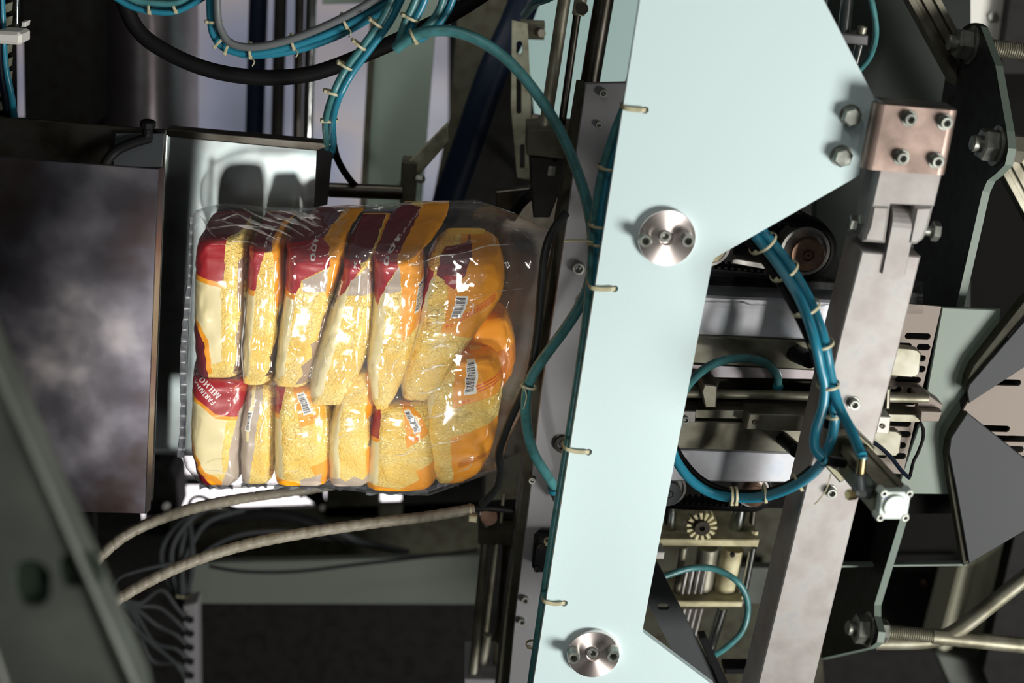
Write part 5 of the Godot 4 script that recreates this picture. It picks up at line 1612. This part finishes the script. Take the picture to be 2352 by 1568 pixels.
# ---------------------------------------------------------------- air cylinder on the arm
func build_cylinder() -> void:
	var o := thing("air_cylinder", "square aluminium air cylinder with a white end cap on the lever arm", "air cylinder", P(2050, 1200, 0.3))
	var zc := 0.40
	var c := P(2055, 1161, zc)
	var k := mpp(c)
	var back := P(1948, 1040, 0.245)
	var ax := (c - back).normalized()
	var e1 := (P(2093, 1134, zc) - P(2032, 1131, zc)).normalized()
	e1 = (e1 - ax * e1.dot(ax)).normalized()
	var e2 := ax.cross(e1)
	var xf := Transform3D(Basis(e1, e2, ax), c)
	var w := 37 * k
	var l := c.distance_to(back)
	var sq := PackedVector2Array()
	# grooved square section
	sq = PackedVector2Array([Vector2(0.9, 0.98), Vector2(0.45, 0.98), Vector2(0.42, 0.86), Vector2(0.2, 0.86), Vector2(0.17, 0.98), Vector2(-0.5, 0.98), Vector2(-0.9, 0.98), Vector2(-0.98, 0.9), Vector2(-0.98, 0.45), Vector2(-0.86, 0.42), Vector2(-0.86, 0.2), Vector2(-0.98, 0.17), Vector2(-0.98, -0.9), Vector2(-0.9, -0.98), Vector2(0.9, -0.98), Vector2(0.98, -0.9), Vector2(0.98, 0.9)])
	for i in sq.size():
		sq[i] *= w
	var b := MB.new()
	b.ext(sq, -0.012, -l, 0.0005, xf)
	put(b, "barrel", M["cylinder_alu"], o)
	var cap := MB.new()
	var cp := PackedVector2Array()
	for i in 4:
		var ang := PI / 4 + PI / 2 * i
		var cc := Vector2(cos(ang), sin(ang)) * w * 1.16
		for s in 9:
			var t := ang - 1.9 + 3.8 * s / 8.0
			cp.push_back(cc + Vector2(cos(t), sin(t)) * w * 0.27)
	cap.ext(cp, 0.0, -0.013, 0.001, xf)
	var cm := put(cap, "end_cap", M["cylinder_cap"], o)
	var d := MB.new()
	d.lathe([Vector2(w * 0.84, 0), Vector2(w * 0.82, 0.001), Vector2(w * 0.76, 0.001), Vector2(w * 0.75, 0.0), Vector2(w * 0.73, 0.004), Vector2(0, 0.004)], Transform3D(xf.basis, xf.origin), 48)
	put(d, "round_boss", M["cylinder_cap"], cm)
	for i in 4:
		var ang := PI / 4 + PI / 2 * i
		var at := xf * Vector3(cos(ang) * w * 1.16, sin(ang) * w * 1.16, 0)
		put(ringed(Transform3D(xf.basis, at), w * 0.13, w * 0.22, 0.0015), "lug_ring", M["zinc"], cm)
		put(disc(Transform3D(xf.basis, at + ax * 0.0002), w * 0.13, 0.0004, 0.0001), "lug_hole", M["rubber"], cm)
	var mk2 := MB.new()
	mk2.ext(PackedVector2Array([Vector2(-0.86, 0.5) * w, Vector2(-0.62, 0.56) * w, Vector2(-0.66, 0.84) * w, Vector2(-0.9, 0.76) * w]), 0.0006, 0.0, 0.0, xf)
	put(mk2, "blue_mark", M["blue_mark"], cm)
	# mount and fittings
	put(pl([1900, 1006, 1975, 996, 2010, 1030, 1990, 1070, 1930, 1110, 1894, 1070], 0.262, 0.02, 0.002), "mount_foot", M["cylinder_alu"], o)
	var fa := P(1978, 1136, 0.37)
	put(bar(P(1974, 1088, 0.37), P(1978, 1126, 0.372), 13 * k, 20, 0.001), "elbow_stem", M["grey_plastic"], o)
	put(box(P(1980, 1130, 0.37), Vector3(46 * k, 26 * k, 24 * k), 0.003), "elbow_body", M["grey_plastic"], o)
	put(hexa(frame(P(1966, 1134, 0.37), Vector3(-1, -0.1, 0.3)), 13 * k, 0.012), "elbow_nut", M["brass"], o)
	put(bar(P(1980, 1050, 0.365), P(1976, 1090, 0.369), 11 * k, 6, 0.001), "brass_fitting", M["brass"], o)
	put(ringed(frame(P(1981, 1046, 0.364), Vector3(0, -1, 0)), 0.003, 12 * k, 0.003), "release_ring", M["blue_hose"], o)
	put(bar(P(1893, 1056, 0.33), P(1940, 1064, 0.31), 13 * k, 20, 0.003), "black_elbow", M["black_plastic"], o)
	put(bar(P(1916, 1060, 0.32), P(1926, 1066, 0.29), 15 * k, 20, 0.003), "black_elbow", M["black_plastic"], o)
	put(ringed(frame(P(1893, 1056, 0.331), Vector3(-1, 0.2, 0.3)), 0.003, 13 * k, 0.003), "release_ring", M["blue_hose"], o)

# ---------------------------------------------------------------- hoses and cables
func tubes(called: String, label: String, lines: Array, rpx: float, mats: Array, ties: Array, half: float) -> Node3D:
	var first = lines[0]
	var o := thing(called, label, "hose bundle" if lines.size() > 1 else "hose", P(first[first.size() - 3], first[first.size() - 2], first[first.size() - 1]))
	for i in lines.size():
		put(hose(lines[i], rpx), "tube", M[mats[i % mats.size()]], o)
	for t in ties:
		tie(o, t[0], t[1], t[2], t[3], t[4], t[6] if t.size() > 6 else half, M["tie_nylon"], t[5] if t.size() > 5 else 0.0, 1.35 if t.size() > 6 else 0.9)
	return o

func build_hoses() -> void:
	tubes("black_hose", "fat black ribbed hose sagging across the top left", [[270, -40, -0.1, 310, 60, -0.1, 375, 115, -0.1, 480, 160, -0.1, 600, 178, -0.1, 720, 168, -0.1, 850, 120, -0.1, 950, 75, -0.1, 1050, 25, -0.1, 1150, -40, -0.1]], 18, ["rubber"], [], 20)
	tubes("hose_bundle", "blue hose bundle arching across the top edge above the black hose", [[240, -30, -0.02, 300, 6, -0.02, 350, 20, -0.02, 410, 16, -0.02, 470, -20, -0.02], [250, -40, 0.0, 300, -4, 0.0, 350, 6, 0.0, 410, 4, 0.0, 460, -30, 0.0], [250, -16, -0.01, 300, 14, -0.01, 350, 26, -0.01, 410, 24, -0.01, 490, -20, -0.01]], 7.5, ["blue_hose", "teal_hose"], [[345, 14, -0.01, 1, 0.1], [402, 12, -0.01, 1, -0.2]], 18)
	tubes("hose_bundle", "grey and blue hose bundle bending in a wide hook at the top left", [[482, -40, 0.0, 484, 40, 0.0, 492, 82, 0.0, 520, 112, 0.0, 580, 122, 0.0, 680, 102, 0.0, 790, 60, 0.0, 900, -4, 0.0, 940, -40, 0.0], [498, -40, 0.01, 500, 40, 0.01, 510, 74, 0.01, 532, 100, 0.01, 585, 108, 0.01, 675, 88, 0.01, 780, 44, 0.01, 880, -14, 0.01, 920, -50, 0.01], [490, -40, -0.012, 490, 44, -0.012, 504, 86, -0.012, 534, 116, -0.012, 590, 126, -0.012, 690, 112, -0.012, 800, 70, -0.012, 915, -2, -0.012, 950, -40, -0.012]], 9, ["blue_hose", "grey_hose", "blue_hose"], [[491, 50, 0.0, 0, 1], [505, 96, 0.0, 0.7, 0.7], [524, 108, 0.0, 1, 0.5], [576, 116, 0.0, 1, 0.0, 0.01], [673, 96, 0.0, 1, -0.2, 0.01], [792, 48, 0.0, 1, -0.4, 0.012]], 19)
	tubes("hose_bundle", "pair of teal hoses tied every hand's width, dropping behind the chute", [[912, -30, 0.02, 880, 40, 0.02, 834, 105, 0.02, 790, 165, 0.02, 762, 225, 0.02, 748, 280, -0.04, 750, 330, -0.2, 745, 360, -0.3], [934, -30, 0.02, 898, 46, 0.02, 850, 112, 0.02, 806, 172, 0.02, 776, 230, 0.02, 764, 282, -0.04, 766, 330, -0.2, 760, 360, -0.3]], 8.5, ["teal_hose", "blue_hose"], [[863, 52, 0.02, -0.55, 0.8], [824, 102, 0.02, -0.6, 0.8], [792, 150, 0.02, -0.5, 0.9], [762, 212, 0.02, -0.3, 1], [756, 276, -0.035, 0, 1]], 19)
	tubes("hose_bundle", "two pairs of blue hoses coming down at the top edge left of the hose arc", [[968, -40, 0.04, 950, 10, 0.04, 930, 52, 0.04, 916, 96, 0.04], [990, -40, 0.04, 970, 12, 0.04, 948, 56, 0.04, 930, 100, 0.04], [1028, -40, 0.03, 1010, 20, 0.03, 985, 56, 0.03, 950, 84, 0.03], [1052, -40, 0.02, 1030, 20, 0.02, 1000, 62, 0.02, 962, 92, 0.02]], 9, ["teal_hose", "blue_hose"], [[941, 40, 0.04, -0.4, 0.9]], 21)
	solo(hose([766, 330, -0.26, 774, 362, -0.28, 792, 396, -0.3, 818, 428, -0.32, 850, 450, -0.34], 8), "black_lead", M["rubber"], "black lead curving down from the chute's upper right corner", "cable")
	var arc := tubes("hose_arc", "long teal hose arching over to the white plate's edge and down again", [[908, 112, 0.045, 935, 92, 0.05, 975, 74, 0.055, 1040, 72, 0.06, 1110, 98, 0.07, 1180, 152, 0.08, 1250, 240, 0.09, 1300, 330, 0.1, 1338, 430, 0.11, 1357, 510, 0.12, 1362, 570, 0.125, 1358, 630, 0.13, 1338, 690, 0.13, 1300, 752, 0.12, 1250, 820, 0.1, 1218, 872, 0.09, 1208, 920, 0.08, 1210, 980, 0.06, 1226, 1040, 0.04, 1252, 1084, 0.01, 1276, 1120, -0.02]], 13, ["teal_hose"], [[950, 84, 0.052, 1, -0.5], [1214, 886, 0.09, -0.3, 1, 0.03]], 18)
	put(ringed(frame(P(1274, 1117, -0.018), Vector3(0.3, -0.8, -0.3)), 0.006, 0.0115, 0.008), "release_ring", M["blue_hose"], arc)
	put(bar(P(1276, 1122, -0.022), P(1284, 1142, -0.05), 0.0105, 20, 0.002), "push_fitting", M["black_plastic"], arc)
	tubes("hose_bundle", "tied bundle of blue hoses hugging the white plate's left edge", [[1438, 236, 0.18, 1412, 300, 0.175, 1386, 383, 0.17, 1372, 450, 0.165, 1363, 515, 0.16, 1357, 600, 0.16, 1354, 650, 0.16, 1346, 730, 0.17, 1322, 900, 0.175, 1290, 1100, 0.175, 1254, 1330, 0.175, 1215, 1600, 0.175], [1440, 256, 0.175, 1426, 304, 0.172, 1401, 383, 0.168, 1388, 450, 0.165, 1379, 515, 0.162, 1372, 600, 0.16, 1368, 650, 0.16, 1360, 740, 0.165, 1330, 900, 0.165, 1298, 1100, 0.165, 1262, 1330, 0.165, 1223, 1600, 0.165], [1438, 264, 0.165, 1424, 310, 0.155, 1412, 383, 0.15, 1399, 450, 0.148, 1390, 515, 0.146, 1382, 600, 0.148, 1376, 650, 0.15, 1356, 720, 0.155, 1326, 900, 0.155, 1294, 1100, 0.155, 1258, 1330, 0.155, 1219, 1600, 0.155]], 9.5, ["teal_hose", "blue_hose", "navy_hose"], [[1397, 383, 0.165, -0.15, 1, 0.0, 25], [1376, 515, 0.16, -0.12, 1, 0.0, 24], [1372, 556, 0.16, -0.1, 1, 0.0, 24], [1270, 1244, 0.165, -0.15, 1], [1228, 1480, 0.165, -0.15, 1]], 19)
	solo(hose([1296, 553, 0.16, 1320, 552, 0.168, 1345, 553, 0.178, 1362, 557, 0.182], 3, 6, 6), "strap_tail", M["tie_nylon"], "pale strap tail sticking out left of the blue hose bundle", "strap")
	var bw := tubes("hose_run", "thick trunk of three blue hoses curving down over the lever arm", [[1690, 490, 0.165, 1745, 555, 0.172, 1795, 620, 0.215, 1838, 690, 0.265, 1868, 770, 0.3, 1884, 840, 0.305, 1894, 890, 0.305, 1888, 940, 0.305, 1872, 990, 0.31, 1872, 1030, 0.32, 1892, 1054, 0.33], [1706, 476, 0.162, 1764, 545, 0.17, 1814, 610, 0.205, 1860, 690, 0.255, 1890, 770, 0.29, 1904, 840, 0.295, 1914, 890, 0.3, 1930, 940, 0.31, 1956, 990, 0.335, 1972, 1030, 0.355, 1980, 1046, 0.364], [1698, 482, 0.146, 1752, 552, 0.155, 1802, 620, 0.19, 1848, 700, 0.24, 1880, 780, 0.28, 1900, 860, 0.285, 1912, 920, 0.29, 1916, 970, 0.29, 1906, 1020, 0.3, 1890, 1052, 0.32]], 12, ["blue_hose"], [[1752, 558, 0.168, 0.6, 0.8, 0.0, 34], [1801, 622, 0.206, 0.55, 0.85, 0.0, 34], [1850, 706, 0.256, 0.4, 0.9, 0.0, 33], [1886, 788, 0.285, 0.2, 1, 0.0, 27], [1902, 882, 0.295, 0.1, 1, 0.0, 24], [1912, 952, 0.29, 0.05, 1, 0.0, 17]], 26)
	put(hose([1680, 504, 0.15, 1730, 566, 0.16, 1780, 632, 0.2, 1826, 712, 0.25, 1862, 790, 0.275, 1884, 860, 0.28, 1900, 920, 0.282, 1902, 980, 0.28], 10), "black_tube", M["rubber"], bw)
	put(hose([1908, 1088, 0.32, 1900, 1118, 0.315, 1886, 1142, 0.31, 1871, 1158, 0.305], 1.6, 6, 6), "strap_tail", M["tie_nylon"], bw)
	tubes("blue_hose_loop", "blue hose loop with a black lead sagging below the lower polished bar", [[1540, 1020, 0.12, 1556, 1062, 0.13, 1592, 1106, 0.14, 1640, 1134, 0.15, 1695, 1143, 0.17, 1755, 1140, 0.2, 1815, 1120, 0.24, 1860, 1092, 0.28, 1890, 1060, 0.32]], 11.5, ["blue_hose"], [[1680, 1138, 0.165, 1, 0], [1690, 1138, 0.168, 1, 0], [1756, 1132, 0.2, 1, -0.1], [1832, 1106, 0.25, 1, -0.5]], 20)
	solo(hose([1546, 1016, 0.1, 1570, 1056, 0.11, 1606, 1096, 0.13, 1650, 1120, 0.145, 1700, 1130, 0.16, 1760, 1128, 0.19, 1820, 1106, 0.235, 1862, 1076, 0.28], 7), "black_lead", M["rubber"], "thin black lead strapped along the blue hose loop", "cable")
	var hp := tubes("short_hose", "short blue hose bowing over to a brass fitting on the long rod", [[1568, 905, 0.16, 1585, 878, 0.15, 1620, 846, 0.13, 1660, 828, 0.11, 1710, 822, 0.09, 1756, 832, 0.07, 1784, 858, 0.055, 1787, 886, 0.045]], 10, ["teal_hose"], [], 16)
	put(ringed(frame(P(1787, 884, 0.046), Vector3(0.1, -1, -0.2)), 0.005, 0.0075, 0.004), "release_ring", M["blue_hose"], hp)
	put(bar(P(1786, 890, 0.044), P(1776, 910, 0.02), 0.0065, 6, 0.001), "brass_fitting", M["brass"], hp)
	tubes("teal_loop", "teal hose loop hanging over the small actuator unit", [[1500, 1335, -0.05, 1540, 1318, -0.06, 1590, 1304, -0.07, 1640, 1306, -0.07, 1690, 1332, -0.06, 1714, 1370, -0.06, 1716, 1415, -0.06, 1700, 1455, -0.05, 1665, 1488, -0.03, 1630, 1510, 0.0]], 7.5, ["teal_hose"], [], 10)
	tubes("thin_teal_hose", "thin teal hose curving beside the white plate's upper right edge", [[1990, -40, 0.02, 2006, 20, 0.02, 2012, 80, 0.02, 1998, 130, 0.03, 1970, 165, 0.05]], 7, ["teal_hose"], [], 10)
	tubes("teal_end", "teal hose end entering at the top edge beside the rods", [[1300, -30, -0.1, 1262, -6, -0.12, 1228, 8, -0.16, 1205, 34, -0.25]], 10, ["teal_hose"], [], 10)
	# little cylinder at the plate's top right corner
	var tc := thing("corner_actuator", "small chrome actuator behind the white plate's upper right edge", "actuator", P(1950, 150, 0.05))
	put(rod(1902, -40, 0.06, 1894, 20, 0.06, 6), "thin_rod", M["chrome"], tc)
	put(rod(1950, -40, 0.06, 1938, 74, 0.06, 14), "piston_rod", M["chrome"], tc)
	put(pl([1926, 78, 1994, 82, 1993, 104, 1932, 99], 0.08, 0.05, 0.0015), "end_plate", M["flange_paint"], tc)
	put(socket_head(frame(P(1977, 80, 0.07), Vector3(0, 1, 0.1)), 0.006, 0.011), "socket_screw", M["old_steel"], tc)
	put(rod(1975, 102, 0.06, 1964, 145, 0.06, 10), "lower_rod", M["chrome"], tc)
	# taped black cable at the bag's mouth
	solo(hose([1300, 490, -0.02, 1270, 530, 0.0, 1252, 580, 0.02, 1243, 660, 0.03, 1235, 760, 0.05, 1220, 850, 0.065, 1205, 895, 0.075, 1180, 945, 0.06, 1158, 1000, 0.04, 1146, 1040, 0.02, 1150, 1080, 0.0, 1140, 1120, -0.03, 1108, 1158, -0.06], 10, 12), "taped_cable", M["tape"], "dusty black taped cable hanging past the bag's open mouth", "cable")
	# spiral-wrapped conduits at the lower left
	var q := 0
	for a in [[[190, 1325, 0.04, 240, 1268, 0.02, 300, 1222, 0.0, 400, 1180, -0.05, 500, 1154, -0.11, 600, 1138, -0.17, 700, 1124, -0.21, 780, 1110, -0.24], "upper white spiral-wrapped conduit running up under the bag"], [[200, 1435, 0.1, 260, 1384, 0.08, 340, 1336, 0.06, 440, 1290, 0.04, 560, 1252, 0.02, 700, 1224, 0.0, 850, 1202, -0.02, 980, 1186, -0.05, 1088, 1168, -0.07], "lower white spiral-wrapped conduit ending in a white cable tie"]]:
		var p := chain(a[0], 40)
		var b := MB.new()
		b.tube(p, 12.5 * mpp(p[100]), 14, true, 0.07, 0.0195)
		var o := thing("spiral_conduit", a[1], "conduit", p[0])
		put(b, "wrapped_tube", M["spiral_wrap"], o)
		if q == 1:
			tie(o, 1082, 1174, -0.07, 1, -0.15, 17, M["tie_nylon"])
			put(box(P(1086, 1190, -0.055), Vector3(0.012, 0.01, 0.01), 0.002), "tie_head", M["tie_nylon"], o)
		q += 1
	solo(hose([1084, 1168, -0.07, 1120, 1166, -0.075, 1180, 1172, -0.09], 8), "black_stub", M["rubber"], "short black cable stub poking from the lower conduit's end", "cable")
	# grey control cables and their plug strip
	var lab := ["first grey cable from the left, bowing out furthest above the plug strip", "second grey cable, dipping behind the lower conduit", "third grey cable, straight in the middle of the hanging bunch", "fourth grey cable, twisted over its neighbours", "rightmost cable of the hanging bunch above the plug strip", "black cable arching in front of the bright low window"]
	var runs := [[470, 1170, -0.9, 410, 1205, -0.88, 372, 1260, -0.86, 380, 1320, -0.86, 412, 1380, -0.85, 425, 1400, -0.85], [480, 1165, -0.92, 430, 1200, -0.88, 395, 1260, -0.85, 400, 1330, -0.84, 424, 1392, -0.84], [440, 1190, -0.9, 420, 1240, -0.86, 414, 1300, -0.84, 424, 1350, -0.84, 430, 1396, -0.84], [560, 1170, -0.95, 480, 1196, -0.9, 440, 1250, -0.86, 420, 1300, -0.83, 418, 1360, -0.83, 430, 1402, -0.84], [432, 1180, -0.9, 440, 1240, -0.86, 442, 1300, -0.84, 434, 1350, -0.84, 432, 1400, -0.84], [430, 1170, -0.95, 440, 1146, -0.95, 462, 1140, -0.95, 500, 1156, -0.95, 560, 1172, -0.95]]
	for i in runs.size():
		solo(hose(runs[i], 6.5 if i < 5 else 5, 8, 6), "control_cable", M["cable_grey"] if i != 5 else M["rubber"], lab[i], "cable", "control cables below the bag")
	var lab2 := ["black cable swooping right from the hanging bunch to the cabinet", "grey cable arching over the dark olive tray", "thick dark cable arching below the bright low window", "grey cable curving down to the right behind the lower conduit", "thin cable drooping left of the plug strip", "pale thin lead hooking round beside the grey front beam"]
	var runs2 := [[480, 1300, -0.85, 560, 1312, -0.86, 680, 1312, -0.88, 820, 1296, -0.9, 960, 1280, -0.9, 1100, 1262, -0.9], [440, 1300, -0.9, 480, 1260, -0.9, 560, 1226, -0.95, 680, 1222, -1.0, 800, 1250, -1.0], [430, 1230, -1.0, 500, 1196, -1.0, 600, 1180, -1.0, 700, 1196, -1.0, 790, 1240, -1.0], [600, 1170, -1.05, 680, 1182, -1.05, 760, 1210, -1.0, 830, 1245, -1.0, 940, 1270, -1.0], [262, 1330, -0.5, 256, 1370, -0.5, 280, 1410, -0.5, 340, 1470, -0.6, 400, 1520, -0.7, 425, 1560, -0.7], [400, 1292, -0.6, 320, 1310, -0.55, 270, 1330, -0.5, 255, 1368, -0.45, 262, 1392, -0.4]]
	for i in runs2.size():
		solo(hose(runs2[i], [4, 4, 13, 9, 5, 4][i], 8, 6), "loose_cable", M["rubber"] if i in [0, 2] else M["cable_grey"], lab2[i], "cable", "loose cables in the dark under the bag")
	var ps := thing("plug_strip", "grey plug strip with a column of cable glands beside the dark cabinet", "terminal strip", P(435, 1580, -0.8))
	put(pl([420, 1392, 452, 1384, 455, 1640, 424, 1640], -0.8, 0.05, 0.002), "strip", M["flange_paint"], ps)
	for i in 5:
		var y := 1424 + 32 * i
		put(bar(P(440, y, -0.78), P(424, y - 6, -0.76), 0.0075, 14, 0.002), "cable_gland", M["rubber"], ps)
		put(hose([428, y - 5, -0.765, 405, y - 30, -0.76, 370 - 6 * i, y - 70 + 8 * i, -0.76, 320 - 4 * i, 1385 + 6 * i, -0.74, 270, 1372 + 4 * i, -0.7], 5, 8, 5), "gland_cable", M["cable_grey"], ps)
	tie(ps, 423, 1364, -0.84, 0, 1, 17, M["tie_nylon"])
	# cable chain at the top left corner
	var ch := thing("cable_chain", "ribbed dark cable chain at the left edge near the top", "cable chain", P(10, 270, -0.1))
	for i in 9:
		put(pl([-30, -16 + i * 32, 14, -22 + i * 32, 12, -2 + i * 32, -30, 6 + i * 32], -0.1, 0.03, 0.002), "link", M["olive_paint"], ch)
	put(pl([-40, -60, 26, -60, 30, 290, -40, 290], -0.13, 0.02), "backing", M["black_paint"], ch)
	tubes("hose_bundle", "dark blue hoses running down the left edge past a white block", [[2, -40, -0.06, 6, 60, -0.06, 12, 150, -0.07, 26, 220, -0.08, 36, 290, -0.1], [-8, -40, -0.05, -4, 60, -0.05, 0, 150, -0.06, 10, 220, -0.07, 20, 290, -0.09]], 8, ["blue_hose", "navy_hose"], [], 14)
	solo(pl([-40, 70, 40, 74, 48, 80, 48, 100, 40, 104, -40, 98], -0.03, 0.04, 0.004), "white_block", M["white_plastic"], "white plastic block at the left edge", "block")
	solo(rod(41, -40, -0.08, 38, 76, -0.08, 4), "wire_rope", M["chrome"], "thin bright wire rope above the white block", "wire rope")
	solo(pl([49, 50, 60, 50, 58, 62, 48, 62], -0.12, 0.02), "small_nut", M["white_plastic"], "tiny pale nut beside the wire rope", "nut")

# ---------------------------------------------------------------- the blurred beam close to the viewer
func build_front_beam() -> void:
	var o := thing("front_beam", "blurred grey beam close in front at the lower left corner", "beam", P(150, 1640, 0.98))
	var z := 1.0
	put(slotted([-120, 600, 0, 876, 312, 1580, 340, 1700, 60, 1700, -120, 1180], z, 0.006, [[74, 1340, 62, 42], [168, 1310, 46, 34]]), "face_sheet", M["beam_paint"], o)
	put(pl([-112, 600, 6, 876, 318, 1580, 346, 1700, 330, 1700, 300, 1590, -10, 890, -130, 610], z + 0.004, 0.03, 0.002), "folded_edge", M["beam_paint"], o)
	put(pl([-120, 1180, 60, 1700, 30, 1700, -140, 1220], z + 0.003, 0.03, 0.002), "folded_edge", M["beam_paint"], o)
	for h in [[74, 1340], [168, 1310]]:
		put(disc(frame(P(h[0], h[1], z - 0.012), Vector3(0, 0, 1)), 0.021, 0.006), "dark_disc", M["dark_green"], o)  # dark discs added behind the two openings
	solo(pl([-160, 1200, 60, 1640, 60, 1800, -200, 1800], z - 0.06, 0.02), "green_sheet", M["dark_green"], "blurred dark green sheet at the bottom left corner", "sheet")
